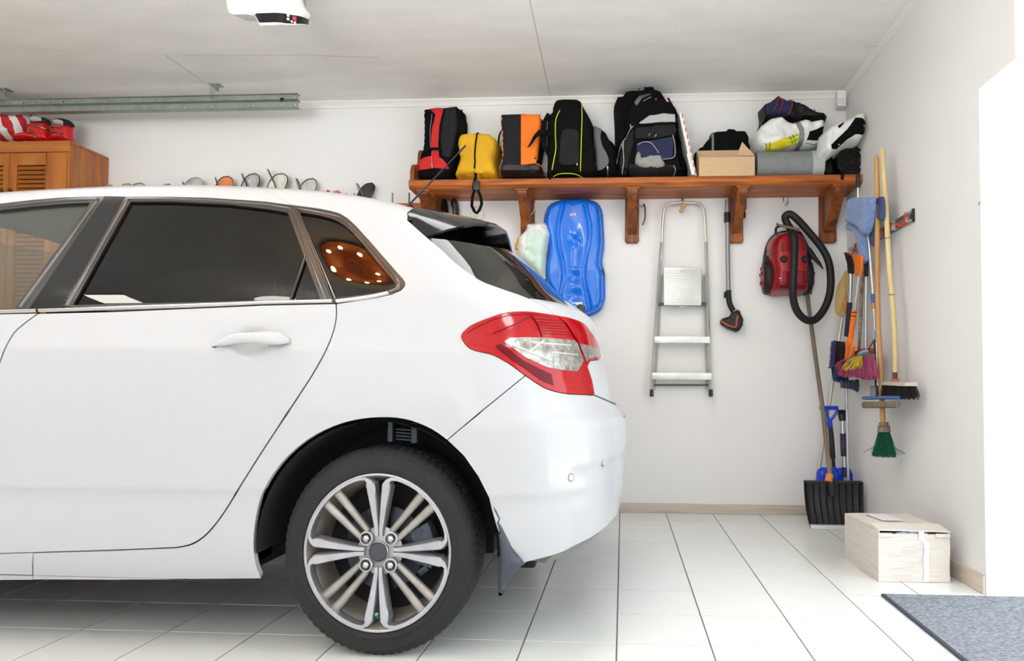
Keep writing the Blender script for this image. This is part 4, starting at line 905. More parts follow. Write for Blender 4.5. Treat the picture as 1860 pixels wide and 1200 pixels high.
# 9 black case
t, b = bag('camera_case', 'low black padded case strapped in grey behind the open carton', 'case', [(1262, 320), (1261, 285), (1264, 270), (1276, 262), (1288, 246), (1298, 237), (1318, 235), (1320, 232), (1340, 233), (1355, 235), (1362, 246), (1366, 268), (1369, 290), (1370, 320)], BLK, D=.12, R=.03, yb=4.695, seed=10, smooth=False, wr=.006)
lin(b, [(1294, 237), (1294, 255), (1294, 285)], .009, off=-.004, seg=8).build('grey_strap', M('webbing_grey', (120, 122, 124), .7), t); lin(b, [(1296, 233), (1301, 234)], .006, off=.004).build('blue_clip', M('clip_blue', (30, 90, 140), .4), t)
# 10 open carton
CB = M('cardboard', (206, 172, 134), .75, noise_=(12, .06), stretch=(1, 1, 6), bump=(80, .08)); CB2 = M('cardboard_inner', (176, 140, 100), .8)
A = at(1270, 318, Y=4.40); B = at(1371, 284, Y=4.40); x0, x1, z1 = A.x, B.x, B.z; yb1 = 4.565
t = thing('carton', 'open tan cardboard carton with one raised flap on the shelf', 'box', ((x0+x1)/2, 4.48, SZT)); z0 = SZT+.001; zt = at(1270, 274, Y=yb1).z
MB().box((x0, 4.40, z0), (x1, 4.404, z1)).build('front_wall', CB, t); MB().box((x0, yb1-.004, z0), (x1, yb1, zt)).build('back_wall', CB, t)
for x in (x0, x1-.004): MB().prism([(4.404, z0), (yb1-.004, z0), (yb1-.004, zt), (4.404, z1)], (x, x+.004), 'x').build('side_wall', CB, t)
MB().box((x0+.004, 4.404, z0), (x1-.004, yb1-.004, z0+.004)).build('bottom', CB2, t)
f_ = px([(1338, 283), (1348, 258), (1371, 283)], 4.44); MB().prism(f_, (4.436, 4.44), 'y').build('raised_flap', CB, t)
# 11 grey foam mat roll with pale end band
def roll(name, label, xa, xb, yc, zc, r, m, spiral=True, n=28, wob=.03):
    t = thing(name, label, 'mat', ((xa+xb)/2, yc, zc-r)); R_ = []
    for x in np.linspace(xa, xb, 10): R_.append([(x, yc+r*math.cos(a)*(1+wob*noise.noise(Vector((x*9, math.cos(a)*2, math.sin(a)*2)))), zc+r*math.sin(a)*(1+wob*noise.noise(Vector((x*9, math.cos(a)*2, 5+math.sin(a)*2))))) for a in np.linspace(0, 2*PI, n)[:-1]])
    MB().loft(R_).build('roll', m, t, sharp=40); return t
FOAM = M('foam_grey', (128, 131, 133), .6, noise_=(14, .12), bump=(60, .3)); r_ = .086; a_ = at(1373, 292, Y=4.47).x; b_ = at(1494, 292, Y=4.47).x
t = roll('sleeping_mat', 'grey rolled foam mat with pale band beside the carton', a_, b_, 4.49, SZT+r_+.001, r_, FOAM)
xa = at(1476, 292, Y=4.42).x; R_ = [[(x, 4.49+rr*math.cos(a), SZT+r_+.001+rr*math.sin(a)) for a in np.linspace(-PI*.40, PI*1.45, 28)] for x, rr in ((xa, r_-.002), (xa, r_+.0035), (b_-.002, r_+.0035), (b_-.002, r_-.002))]
MB().loft(R_, close=False, caps=False).build('pale_band', M('foam_pale', (176, 180, 180), .6), t)
# 12 black sleeping bag roll seen end on
SLK = M('shell_black', (10, 10, 12), .55, spec=.3, bump=(30, .5), noise_=(9, .3)); cx_, cz_ = at(1545, 284, Y=4.45).x, SZT+.094
t = thing('sleeping_bag', 'black rolled sleeping bag end-on at the wall corner', 'sleeping bag', (cx_, 4.53, SZT)); R_ = []
for y in np.linspace(4.43, 4.66, 6): R_.append([(min(XR-.006, cx_+(.088)*math.cos(a)*(1+.05*noise.noise(Vector((math.cos(a)*2, y*4, math.sin(a)*2))))), y, max(SZT+.001, cz_+.093*math.sin(a))) for a in np.linspace(0, 2*PI, 30)[:-1]])
MB().loft(R_).build('roll', SLK, t, sharp=50)
sp_ = [(cx_+(.012+.070*k/60)*math.cos(k*.33), 4.428, cz_+(.012+.074*k/60)*math.sin(k*.33)) for k in range(61)]
MB().tube(sp_, .0055, 6).build('spiral_fold', SLK, t)
MB().tube(px3([(1530, 312), (1530, 326)], Y=SF-.006), .010, 6, flat=.3, updir=(0, 1, 0)).build('strap', BLK, t)
bk, bb = bag('stuff_sack', 'dark sack wedged between grey mat and black roll', 'bag', [(1494, 318), (1490, 300), (1488, 275), (1494, 262), (1506, 262), (1514, 285), (1516, 318)], SLK, D=.1, R=.03, yb=4.62, seed=12)
# 13 white supermarket bag with green and yellow print
t, b = bag('plastic_bag', 'white plastic bag with yellow-green print and grey tape on the mat', 'bag', [(1371, 248), (1374, 238), (1380, 228), (1392, 216), (1406, 211), (1422, 211), (1436, 219), (1446, 219), (1458, 215), (1480, 213), (1494, 214), (1501, 219), (1499, 236), (1497, 256), (1490, 264), (1470, 267), (1450, 266), (1430, 270), (1404, 275), (1388, 272), (1376, 262)], WHP, D=.16, R=.05, yb=4.60, wr=.022, ws=13, seed=13, z=2.1)
pan(b, 'yellow_print', [(1390, 264), (1404, 262), (1418, 256), (1430, 251), (1446, 244), (1448, 262), (1432, 267), (1404, 273), (1392, 271)], M('print_yellow', (228, 208, 20), .4, bump=(26, .4)), t, off=.003, th=.006)
for l in ([(1389, 263), (1393, 271)], [(1396, 262), (1398, 272)], [(1432, 250), (1438, 263)], [(1438, 247), (1444, 262)], [(1430, 256), (1447, 248)], [(1432, 262), (1448, 255)]): lin(b, l, .0028, off=.005).build('green_print', M('print_green', (60, 160, 30), .4), t)
pan(b, 'tape_band', [(1441, 218), (1449, 217), (1458, 240), (1457, 266), (1447, 267), (1450, 242)], M('tape_grey', (132, 132, 134), .35), t, off=.006, th=.012)
pan(b, 'dark_contents', [(1468, 242), (1482, 237), (1497, 229), (1495, 246), (1492, 257), (1463, 257), (1466, 250)], BLK, t, off=.004, th=.006)
pan(b, 'handle_slit', [(1468, 221), (1480, 218), (1493, 217), (1490, 220), (1472, 224)], BLK, t, off=.004, th=.006)
lin(b, [(1462, 261), (1480, 262), (1496, 258)], .0022, off=.006).build('green_print', MATS['print_green'], t)
# 14 navy jacket bundle
t, b = bag('jacket_bundle', 'bundled navy and black jacket with red lines, topmost of the pile', 'jacket', [(1379, 232), (1383, 222), (1385, 210), (1383, 195), (1385, 189), (1398, 184), (1406, 178), (1414, 172), (1420, 177), (1436, 181), (1452, 185), (1470, 193), (1486, 202), (1496, 203), (1502, 208), (1505, 216), (1500, 219), (1480, 216), (1460, 216), (1440, 220), (1424, 212), (1406, 212), (1392, 218), (1384, 230)], SLK, D=.15, R=.03, yb=4.66, wr=.016, seed=14, z=2.1)
pan(b, 'navy_panel', [(1388, 192), (1400, 186), (1413, 175), (1420, 178), (1434, 182), (1436, 196), (1432, 211), (1412, 211), (1392, 214)], NAVY, t, off=.003, th=.006)
for l in ([(1411, 179), (1409, 192), (1403, 204)], [(1419, 180), (1419, 192), (1413, 208)], [(1433, 183), (1436, 196), (1431, 211)], [(1477, 200), (1478, 208)]): lin(b, l, .0024, off=.009).build('red_line', RED, t)
# 15 white bag with black contents
t, b = bag('carrier_bag', 'open white carrier bag showing black contents, against the corner', 'bag', [(1493, 262), (1495, 250), (1497, 238), (1510, 226), (1530, 217), (1545, 211), (1556, 204), (1572, 201), (1579, 206), (1577, 226), (1572, 246), (1562, 256), (1546, 258), (1528, 268), (1512, 280), (1502, 280), (1495, 272)], WHP, D=.15, R=.04, yb=4.42, wr=.014, seed=15, z=2.1)
pan(b, 'black_contents', [(1507, 266), (1520, 253), (1536, 238), (1551, 217), (1562, 218), (1571, 224), (1572, 236), (1566, 246), (1551, 247), (1536, 256), (1520, 270), (1509, 273)], BLK, t, off=.004, th=.008)
pan(b, 'handle_slit', [(1519, 232), (1526, 227), (1533, 222), (1528, 230), (1522, 236)], BLK, t, off=.003, th=.006)

# ------------------------------------------------------------------ hanging under the shelf
YH = YW-.06
t = thing('snow_sled', 'bright blue plastic snow sled hanging under the shelf', 'sled', (at(1043, 470, Y=YH).x, YH, at(1043, 571, Y=YH).z))
BLU = M('sled_blue', (0, 112, 226), .2, coat=.5, spec=.3)
so_ = px([(989, 405), (992, 385), (1000, 371), (1018, 364), (1043, 362), (1068, 363), (1083, 368), (1091, 382), (1094, 410), (1095, 445), (1092, 468), (1092, 480), (1096, 494), (1097, 520), (1096, 546), (1088, 562), (1070, 571), (1050, 571), (1032, 562), (1012, 545), (997, 525), (991, 505), (992, 480), (996, 455), (994, 430)], YH)
cxs = at(1043, 470, Y=YH).x; zt_ = at(1043, 362, Y=YH).z; zb_ = at(1043, 571, Y=YH).z
def sled_y(pts, d):
    x = pts[:, 0]-cxs; v = (pts[:, 1]-zb_)/(zt_-zb_)
    runner = -.016*np.exp(-((np.abs(x)-(.085+.02*np.cos(v*9)))/.012)**2)
    dip = .022*np.exp(-(x/.055)**2)*np.exp(-((v-.45)/.42)**2)
    rings = .012*np.exp(-((x**2+((pts[:, 1]-(zb_+.63*(zt_-zb_))))**2)/.0009))+.006*np.cos(v*40)*np.exp(-(x/.05)**2)*(v < .4)
    return (runner-dip-rings)*np.clip(d/.03, 0, 1)
pf = Puff(so_, YH+.03, .085, R=.045, p=2.4, extra=sled_y); pf.o = smoothline(so_, 4, True); pf.build('shell', BLU, t, step=.009, back=-.92)
rm = MB().tube([(x, YH+.028, z) for x, z in pf.o]+[(pf.o[0][0], YH+.028, pf.o[0][1])], .009, 8, caps=False); rm.build('rim', BLU, t)
pf.Y = YH
a_ = at(1088, 549, Y=YH-.02); b_ = at(1094, 492, Y=YH-.02); MB().box((a_.x, YH-.03, a_.z), (b_.x, YH+.01, b_.z), .006).build('brake_lever', PLAST, t)
MB().tube(px3([(1091, 497), (1095, 488), (1097, 500)], Y=YH-.02), .006, 6).build('lever_hinge', PLAST, t)
STK = M('sticker_white', (238, 236, 232), .5)
lin(pf, [(1036, 393.5), (1047, 391.5)], .009, off=-.004, seg=8).build('sticker', STK, t); lin(pf, [(1038, 393.5), (1045, 392)], .003, off=.003).build('red_print', RED, t); pan(pf, 'sticker', [(1040, 551), (1058, 550), (1059, 559), (1041, 560)], STK, t, off=.002, th=.004, z=0)
mb = MB()
for dx in (-.028, 0, .028): mb.sphere((cxs+dx, YH-.035, zt_-.048), (.014, .010, .012), 10, 6)
lin(pf, [(1022, 376), (1030, 372), (1043, 376), (1056, 372), (1064, 376)], .006, off=-.002).build('grip_moulding', BLU, t)
# white plastic bag with greenish contents on a cord
t = thing('carrier_bag', 'crumpled white plastic bag hanging on a cord beside the blue sled', 'bag', (at(970, 450, Y=4.62).x, 4.62, at(970, 508, Y=4.62).z))
o = px([(949, 402), (958, 398), (964, 404), (976, 402), (992, 401), (997, 410), (1002, 424), (999, 440), (994, 460), (993, 490), (993, 510), (980, 506), (960, 486), (940, 470), (937, 450), (942, 430), (955, 416), (953, 408)], 4.63); pf = Puff(o, 4.69, .13, R=.06, p=2.2, wr=.02, ws=16, seed=21, smooth=False); pf.Y = 4.6; pf.build('bag', WHP, t, back=0)
pan(pf, 'pale_green_packet', [(962, 420), (978, 418), (990, 428), (1000, 428), (997, 445), (992, 470), (990, 506), (975, 500), (956, 482), (958, 450)], M('packet_mint', (208, 228, 214), .5, bump=(80, .4)), t, off=.006, z=0)
MB().tube(smoothline([tuple(v) for v in px3([(957, 402), (961, 394), (968, 386), (971, 378), (971, 369)], Y=4.66)], 4), .003, 6).build('cord', M('cord_cream', (222, 212, 190), .7), t)
yb2 = Puff(px([(934, 448), (940, 430), (949, 420), (946, 436), (941, 452)], 4.66), 4.69, .03, R=.01).build('yellow_bag', YEL); tag(yb2, 'sliver of yellow bag behind the hanging white bag', 'bag')
# black straps, goggles and the small things left of it
for l, nm, lab in (([(803, 362), (810, 362), (812, 375), (812, 392), (802, 392), (801, 376)], 'work_gloves', 'black gloves hanging in front of the leftmost bracket'), ([(818, 366), (824, 361), (830, 364), (833, 378), (832, 398), (823, 398), (821, 382), (819, 374)], 'bicycle_lock', 'glossy black coiled strap hanging next to the first bracket')):
    y_ = 4.62 if nm == 'work_gloves' else 4.66
    o = Puff(px(l, y_), y_+.02, .05, R=.018, wr=.006, ws=30).build(nm, BLK if nm == 'work_gloves' else BUC); tag(o, lab, 'gloves' if nm == 'work_gloves' else 'strap')
o = MB().tube(smoothline([tuple(v) for v in px3([(862, 400), (858, 388), (862, 372), (872, 378), (876, 390), (868, 400)], Y=4.68)], 4), .006, 8); tag(o.build('cable_loop', WHP), 'pale looped cable hanging behind the black buckle strap', 'cable')
# wall ring hook on third bracket
t = thing('ring_hook', 'chrome ring hook screwed to the middle shelf bracket', 'hook', at(1160, 375, Y=YW-.04))
MB().tube(px3([(1155, 374), (1172, 375)], Y=YW-.06), .005, 8).tube(px3([(1157, 371), (1157, 378)], Y=YW-.06), .009, 8).build('stem', CHROME, t)
MB().tube(smoothline([tuple(v) for v in px3([(1168, 370), (1171, 374), (1172, 388), (1171, 400), (1167, 409)], Y=YW-.062)], 4), .0055, 8).build('arc', CHROME, t)
# stepladder
YL = YW-.05; ALW = M('ladder_alu', (206, 208, 200), .35, metal=.6, noise_=(12, .08))
t = thing('step_ladder', 'folded aluminium stepladder hanging on the wall under the shelf', 'ladder', (at(1237, 700, Y=YL).x, YL, at(1237, 720, Y=YL).z))
loop = [(1201, 470), (1203, 420), (1205, 390), (1208, 378), (1216, 370), (1230, 367.5), (1250, 367.5), (1266, 368.5), (1275, 375), (1279, 388), (1281, 420), (1283, 470)]
MB().tube(smoothline([tuple(v) for v in px3(loop, Y=YL-.012)], 5), .0095, 10).build('top_hoop', M('ladder_tube', (212, 204, 192), .3, metal=.7), t)
for l in ([(1202, 440), (1197, 500), (1193, 560), (1188, 640), (1183.5, 708)], [(1282, 440), (1284, 500), (1286, 560), (1288, 640), (1290.5, 708)]):
    p_ = px3(l, Y=YL-.012); MB().tube(p_, .0115, 4, flat=1.3, updir=(0, 1, 0)).build('stile', ALW, t)
    p_ = px3([(a+(5 if a < 1240 else -5), b_) for a, b_ in l[1:]], Y=YL+.022); MB().tube(p_, .009, 4, updir=(0, 1, 0)).build('rear_leg', ALW, t)
    e = at(l[-1][0], 713, Y=YL); MB().box((e.x-.012, YL-.03, e.z-.025), (e.x+.012, YL+.012, e.z+.022), .004).build('foot_cap', PLAST, t)
def stepb(x0, x1, y0, y1, d, nm='step'):
    A = at(x0, y1, Y=YL-.03); B = at(x1, y0, Y=YL-.03); mb = MB().box((A.x, YL-.045-d, A.z), (B.x, YL+.02, A.z+.012), .002).box((A.x, YL-.046-d, A.z), (B.x, YL-.040-d, B.z), .002)
    o = mb.build(nm, ALW, t); mb = MB(); 
    for k in range(6): y = YL-.036-d+k*.012; mb.box((A.x+.008, y, A.z+.0115), (B.x-.008, y+.005, A.z+.0145))
    mb.build('tread_ribs', M('tread_worn', (150, 140, 122), .6, noise_=(30, .3)), t)
stepb(1189, 1289, 611, 623, .0); stepb(1184, 1292, 677, 689, .0)
MB().tube(px3([(1187, 699), (1288, 699)], Y=YL+.01), .006, 8).build('brace_bar', M('bar_dark', (96, 98, 104), .4, metal=.6), t); MB().tube(px3([(1196, 552), (1283, 552)], Y=YL-.01), .012, 8).build('hinge_bar', MATS['bar_dark'], t)
A = at(1206, 554, Y=YL-.05); B = at(1274, 485, Y=YL-.05); pl = MB().box((A.x, YL-.04, A.z), (B.x, YL-.022, B.z), .004).build('platform', ALW, t)
mb = MB(); n = 22
for k in range(n): z = A.z+.008+(B.z-A.z-.016)*k/n; mb.box((A.x+.006, YL-.0455, z), (B.x-.006, YL-.0395, z+.0055), .001)
mb.build('platform_ribs', ALW, t)
MB().tube(px3([(1233, 554), (1236, 557), (1244, 557), (1247, 554)], Y=YL-.045), .0025, 6).build('pull_wire', MET, t)
MB().tube(px3([(1236, 490), (1237, 493), (1245, 493), (1246, 490)], Y=YL-.047), .002, 6).build('latch', MET, t)
pz = thing('coat_peg', 'short wooden peg holding up the stepladder hoop', 'hook', at(1240, 372, Y=YW-.03)); v = at(1239, 363, Y=YW-.05); w_ = at(1236, 385, Y=YW-.09)
MB().tube([(v.x, YW-.001, v.z), (v.x, YW-.05, v.z), (v.x+.002, YW-.07, v.z)], .008, 8).build('hook_screw', CHROME, pz); MB().tube([tuple(w_), tuple(at(1243, 371, Y=YW-.08))], [.012, .016], 8).build('peg_block', M('peg_wood', (196, 160, 112), .6), pz)
# vacuum wand with floor head
YV = YW-.07; GP = M('wand_grey', (140, 142, 146), .35, metal=.4); DG = M('vac_dark', (30, 30, 31), .5, spec=.3)
t = thing('vacuum_wand', 'grey vacuum tube with floor head hanging by the fourth bracket', 'vacuum tube', (at(1322, 600, Y=YV).x, YV, at(1322, 600, Y=YV).z))
MB().tube(px3([(1321, 362), (1321.5, 440), (1323, 528)], Y=YV), .0145, 14).build('tube', GP, t); MB().tube(px3([(1321, 386), (1321, 404)], Y=YV), .0205, 14).build('collar', DG, t)
MB().tube(smoothline([tuple(v) for v in px3([(1323, 527), (1323.5, 540), (1326, 553), (1333, 566)], Y=YV)], 4), [.018]*13, 12).build('elbow', DG, t); MB().tube(px3([(1317.5, 530), (1317, 541)], Y=YV), .009, 8).build('release_clip', DG, t)
hd_ = [(1309, 583), (1313, 577), (1326, 573), (1334, 562), (1343, 563), (1349, 573), (1352, 579), (1351, 590), (1345, 600), (1338, 602), (1322, 596), (1311, 589)]
pf = Puff(px(hd_, YV-.02), YV+.03, .07, R=.02, p=2.5, smooth=False); pf.Y = YV-.02; pf.build('floor_head', DG, t, back=.2); 
lin(pf, [(1311, 584), (1322, 591), (1335, 594), (1337, 584), (1339, 573)], .006, off=.0).build('brush_strip', M('brush_rust', (176, 96, 40), .8), t); lin(pf, [(1331, 566), (1340, 563), (1347, 569)], .006, off=.004).build('grey_edge', GP, t)
# small black nozzle on fourth bracket
t = thing('crevice_nozzle', 'small black vacuum nozzle stuck on the fourth bracket side', 'nozzle', at(1352, 395, Y=4.60))
MB().tube(px3([(1353, 357), (1352, 372), (1350, 378)], Y=4.60), [.012, .014, .014], 8).build('neck', DG, t); MB().tube(px3([(1347, 376), (1355, 380)], Y=4.59), .013, 8).build('joint', M('joint_dark', (60, 30, 34), .5), t)
MB().tube(px3([(1350, 380), (1350, 388), (1351, 396)], Y=4.60), [.008, .018, .012], 8).build('nozzle', DG, t)
# red vacuum cleaner
YC_ = YW-.10; t = thing('vacuum_cleaner', 'dark red canister vacuum cleaner hanging from a hook', 'vacuum cleaner', (at(1434, 480, Y=YC_).x, YC_, at(1434, 533, Y=YC_).z))
VR = M('vac_red', (138, 6, 18), .3, coat=.15, spec=.25); VR2 = M('vac_panel', (160, 30, 40), .35, coat=.1, spec=.3)
o = px([(1401, 531), (1400, 500), (1398, 475), (1396, 456), (1400, 437), (1408, 426), (1420, 420), (1436, 418), (1450, 422), (1460, 431), (1467, 446), (1469, 465), (1469, 500), (1467, 531), (1434, 533)], YC_-.04); pf = Puff(o, YW-.02, .20, R=.06, p=2.3); pf.Y = YC_-.04; pf.build('shell', VR, t, step=.008, back=0)
o = px([(1396, 534), (1388, 520), (1387, 480), (1392, 448), (1400, 430), (1414, 419), (1436, 415), (1455, 420), (1466, 434), (1474, 460), (1476, 520), (1471, 534)], YW-.06); Puff(o, YW-.012, .10, R=.03, p=2.5).build('base_shell', DG, t, back=0)
pan(pf, 'face_panel', [(1406, 463), (1436, 459.5), (1468, 459), (1467, 496), (1411, 496.5)], VR2, t, off=.003, th=.005, z=0)
for l in ([(1397, 463), (1410, 463.5), (1436, 462), (1468, 459)], [(1401, 497), (1436, 496.5), (1468, 496)]): lin(pf, l, .0014, off=.001).build('panel_seam', DARK, t)
for q in ((1418.5, 474.4, .0225), (1456, 474.8, .0225), (1434.5, 483.5, .020)):
    c = at(q[0], q[1], Y=pf.Y); y = float(pf.y(np.array([[c.x, c.z]]))[0]); MB().lathe([(0, -.022), (q[2]*.7, -.020), (q[2]*.95, -.012), (q[2], 0), (q[2], .01)], (c.x, y, c.z), 'y', 20).build('round_knob', DG, t)
for z_ in (516, 520.5, 525): lin(pf, [(1410, z_), (1436, z_+1), (1462, z_)], .0026, off=.0005).build('vent_slot', M('vent_dark', (60, 4, 10), .6), t)
lin(pf, [(1428, 508), (1432, 508)], .008, off=0).build('display', M('lcd', (60, 74, 90), .2), t); lin(pf, [(1410, 508.5), (1414, 508.5)], .002, off=.001).build('white_mark', STK, t); lin(pf, [(1448, 508), (1452, 508)], .006, off=0).build('button', VR2, t)
for cx, dx in ((1386.5, -1), (1477, 1)):
    c = at(cx, 501, Y=YC_); q = (c.x, YC_+.035, c.z); fl = lambda L: [(r, h*-dx) for r, h in L]
    def ell(mb): mb.v = [(x, q[1]+(y-q[1])*.75, z) for x, y, z in mb.v]; return mb
    wh = ell(MB().lathe(fl([(0, .0), (.075, .0), (.095, .004), (.108, .014), (.112, .026), (.112, .058), (.10, .066), (0, .066)]), q, 'x', 36)).build('wheel', DG, t, sharp=50)
    ell(MB().lathe(fl([(0, -.008), (.05, -.007), (.074, -.003), (.078, .004)]), q, 'x', 30)).build('red_hub', VR2, wh)
    for k in range(5): a_ = k*2*PI/5+.3; MB().sphere((q[0]+dx*.006, q[1]+.038*math.cos(a_), q[2]+.05*math.sin(a_)), (.006, .010, .013), 8, 6).build('hub_hole', DARK, wh)
MB().tube(smoothline([tuple(v) for v in px3([(1409, 424), (1410, 414), (1418, 410), (1428, 411), (1436, 417)], Y=YC_-.02)], 4), .008, 8).build('carry_handle', DG, t)
hose = smoothline([tuple(v)for v in [at(1434, 429, Y=YC_-.07), at(1439, 424, Y=YC_-.14), at(1443, 436, Y=YC_-.17), at(1442.5, 470, Y=YC_-.17), at(1441, 500, Y=YC_-.17), at(1440, 533, Y=YC_-.165), at(1446, 561, Y=YC_-.14), at(1461, 579, Y=YC_-.12), at(1479, 581, Y=YC_-.10), at(1497, 561, Y=YC_-.08), at(1508, 528, Y=YC_-.07), at(1507.5, 486, Y=YC_-.07), at(1496, 455, Y=YC_-.07), at(1469, 421, Y=YC_-.08), at(1448, 398, Y=YC_-.09), at(1435, 389, Y=YC_-.09), at(1426, 394, Y=YC_-.08), at(1431, 408, Y=YC_-.07), at(1440, 420, Y=YC_-.06)]], 16)
MB().tube(hose, [.0228+(.0014 if k % 2 else 0) for k in range(len(hose))], 14).build('hose', DG, t, sharp=80)
MB().tube(px3([(1410, 406.5), (1413, 407.5), (1420, 410), (1436, 414), (1452, 418)], Y=YC_-.12), [.010, .005, .008, .010, .012], 10).build('hose_pipe_end', M('old_metal', (120, 104, 90), .4, metal=.6), t)
MB().tube(smoothline([tuple(v) for v in px3([(1468, 452), (1478, 466), (1488, 478), (1495, 488)], Y=YC_-.02)], 3), [.018, .018, .018, .017, .015, .013, .012, .008, .006, .005], 8).build('furniture_nozzle', DG, t)
hk = thing('wall_hook', 'double chrome hook above the red vacuum cleaner', 'hook', at(1427, 365, Y=YC_)); 
for dx in (-3.5, 3.5): MB().tube(smoothline([tuple(v) for v in px3([(1427+dx, 358), (1427+dx*1.2, 366), (1427+dx*.6, 372), (1427-dx*.2, 373)], Y=4.60)], 4), .0035, 8).build('hook_arm', CHROME, hk)
MB().tube(smoothline([tuple(v) for v in px3([(1427, 371), (1428, 382), (1427, 392)], Y=4.60)], 3), .0018, 6).build('loop_cord', STK, hk)
# motion sensor
t = thing('motion_sensor', 'small white motion sensor in the top room corner', 'sensor', at(1525, 198, Y=4.62)); A = at(1518, 197, Y=4.64); B = at(1534, 168, Y=4.64)
WP = M('white_plastic', (236, 234, 232), .35); mb = MB().box((A.x, 4.60, A.z), (B.x, 4.66, B.z), .010); o = mb.build('housing', WP, t)
MB().box((A.x+.006, 4.597, A.z+.012), (B.x-.006, 4.602, A.z+.052), .004).build('lens', M('lens_white', (220, 220, 220), .2), t); MB().tube([(B.x-.02, 4.655, A.z+.06), (XR-.004, YW-.004, A.z+.05)], .009, 8).build('mount_arm', WP, t)

# ------------------------------------------------------------------ left side: cabinet, ski boots, skis, rail, opener
YC0 = 4.36; xr_ = at(126.5, 300, Y=YC0).x; zc = 2.394
t = thing('louvred_cabinet', 'tall orange-brown wooden cabinet with louvred doors and panelled side', 'cabinet', (xr_-.9, 4.53, 0))
MB().box((xr_-1.8, YC0+.022, .0), (xr_-.021, YW-.002, zc-.02)).build('carcass', CABW, t)
MB().box((xr_-1.82, YC0-.004, zc-.072), (xr_+.001, YC0+.022, zc), .004).build('top_rail', CABH, t)
MB().box((xr_-1.82, YC0+.004, zc-.018), (xr_-.001, YW-.002, zc-.001), .002).build('top_board', CABH, t)
ys = [YC0+.002, YC0+.085, YC0+.21, YC0+.235, YW-.003]
for a, b in zip(ys[:-1], ys[1:]): MB().box((xr_-.02, a+.0008, 0), (xr_, b-.0008, zc-.019), .002).build('side_plank', CABW, t)
lx = at(83, 320, Y=YC0).x; ls = at(30.5, 320, Y=YC0).x; sx = at(17, 320, Y=YC0).x
MB().box((lx+.003, YC0, 0), (xr_-.021, YC0+.022, zc-.074), .003).build('face_stile', CABW, t)
def louvre_door(x0, x1, sl, srr, knob_x):
    d = MB().box((x0, YC0-.001, 1.02), (x0+sl, YC0+.021, zc-.076), .002).box((x1-srr, YC0-.001, 1.02), (x1, YC0+.021, zc-.076), .002).box((x0+sl, YC0-.001, zc-.155), (x1-srr, YC0+.021, zc-.0765), .002).box((x0+sl, YC0-.001, 1.02), (x1-srr, YC0+.021, 1.10), .002).build('door', CABW, t)
    z = zc-.160; pr = None
    while z > 1.11:
        if pr is None:
            pr = MB().prism([(YC0+.002, z-.024), (YC0+.006, z-.026), (YC0+.020, z-.002), (YC0+.016, z)], (x0+sl, x1-srr), 'x').build('slat', CABH, d); z0_ = z
        else: clone(pr, (0, 0, z-z0_), d)
        z -= .0292
    MB().box((x0+sl, YC0+.0205, 1.1), (x1-srr, YC0+.0215, zc-.15)).build('door_back', DARK, d)
    MB().lathe([(0, -.024), (.010, -.022), (.012, -.014), (.006, -.006), (.006, 0)], (knob_x, YC0-.001, at(20, 346, Y=YC0).z), 'y', 14).build('knob', M('knob_brass', (110, 84, 40), .35, metal=.8), d)
louvre_door(sx, lx, ls-sx, .004, at(21, 345, Y=YC0).x); louvre_door(sx-.004-(lx-sx)-.0, sx-.003, .004, ls-sx-.01, at(5, 345, Y=YC0).x); louvre_door(sx-.012-2*(lx-sx)-.03, sx-.012-(lx-sx)-.005, ls-sx, .004, sx-.7)
for k in range(3):
    x1 = lx-(lx-sx+.004)*k; MB().box((x1-(lx-sx), YC0, .05), (x1-.004, YC0+.021, 1.012), .003).build('lower_door', CABW, t)
# ski boots
BR_ = M('boot_red', (206, 20, 24), .25, coat=.5); LIN_ = M('liner_black', (24, 24, 26), .8); SIL = M('liner_silver', (190, 188, 184), .4)
def boot(lab, cuff, toe, liner, tongue, buck, Y):
    q = px(cuff, Y); t = thing('ski_boot', lab, 'ski boot', (np.mean([a for a, b in q]), Y, zc), 'ski boots on the cabinet')
    cl = lambda l: [(a, max(b, zc+.001)) for a, b in px(l, Y)]
    pf = Puff(cl(cuff), Y+.02, .05, R=.03, smooth=False); pf.Y = Y; pf.build('cuff', BR_, t, back=.6); p2 = Puff(cl(toe), Y+.0, .06, R=.03, smooth=False); p2.Y = Y; p2.build('shell', BR_, t, back=.4)
    Puff(cl(liner), Y+.02, .04, R=.02).build('liner', LIN_, t); Puff(cl(tongue), Y+.0, .04, R=.02).build('tongue', SIL, t)
    for l in buck: lin(pf, l, .0055, off=.006).build('buckle', CHROME, t)
boot('red ski boot with silver tongue beside the striped bag', [(52, 256), (50, 240), (53, 224), (62, 221), (86, 223), (88, 240), (90, 256)], [(31, 256), (33, 248), (42, 243), (56, 241), (70, 245), (76, 256)], [(56, 224), (60, 214), (72, 211), (84, 215), (88, 219), (87, 226)], [(60, 222), (62, 213), (70, 210), (78, 214), (80, 222)], [[(52, 230), (62, 230), (74, 233)], [(72, 233), (88, 236)], [(60, 240), (68, 246), (74, 254)]], 4.50)
boot('red ski boot nearest the cabinet right edge', [(96, 256), (97, 240), (97, 226), (110, 226), (128, 228), (129, 256)], [(94, 256), (97, 249), (108, 247), (120, 250), (126, 256)], [(97, 224), (99, 217), (110, 214), (122, 217), (130, 224), (128, 230)], [(102, 226), (103, 219), (112, 218), (119, 221), (118, 227)], [[(96, 234), (106, 233), (118, 236)], [(99, 243), (110, 243), (120, 247)]], 4.50)
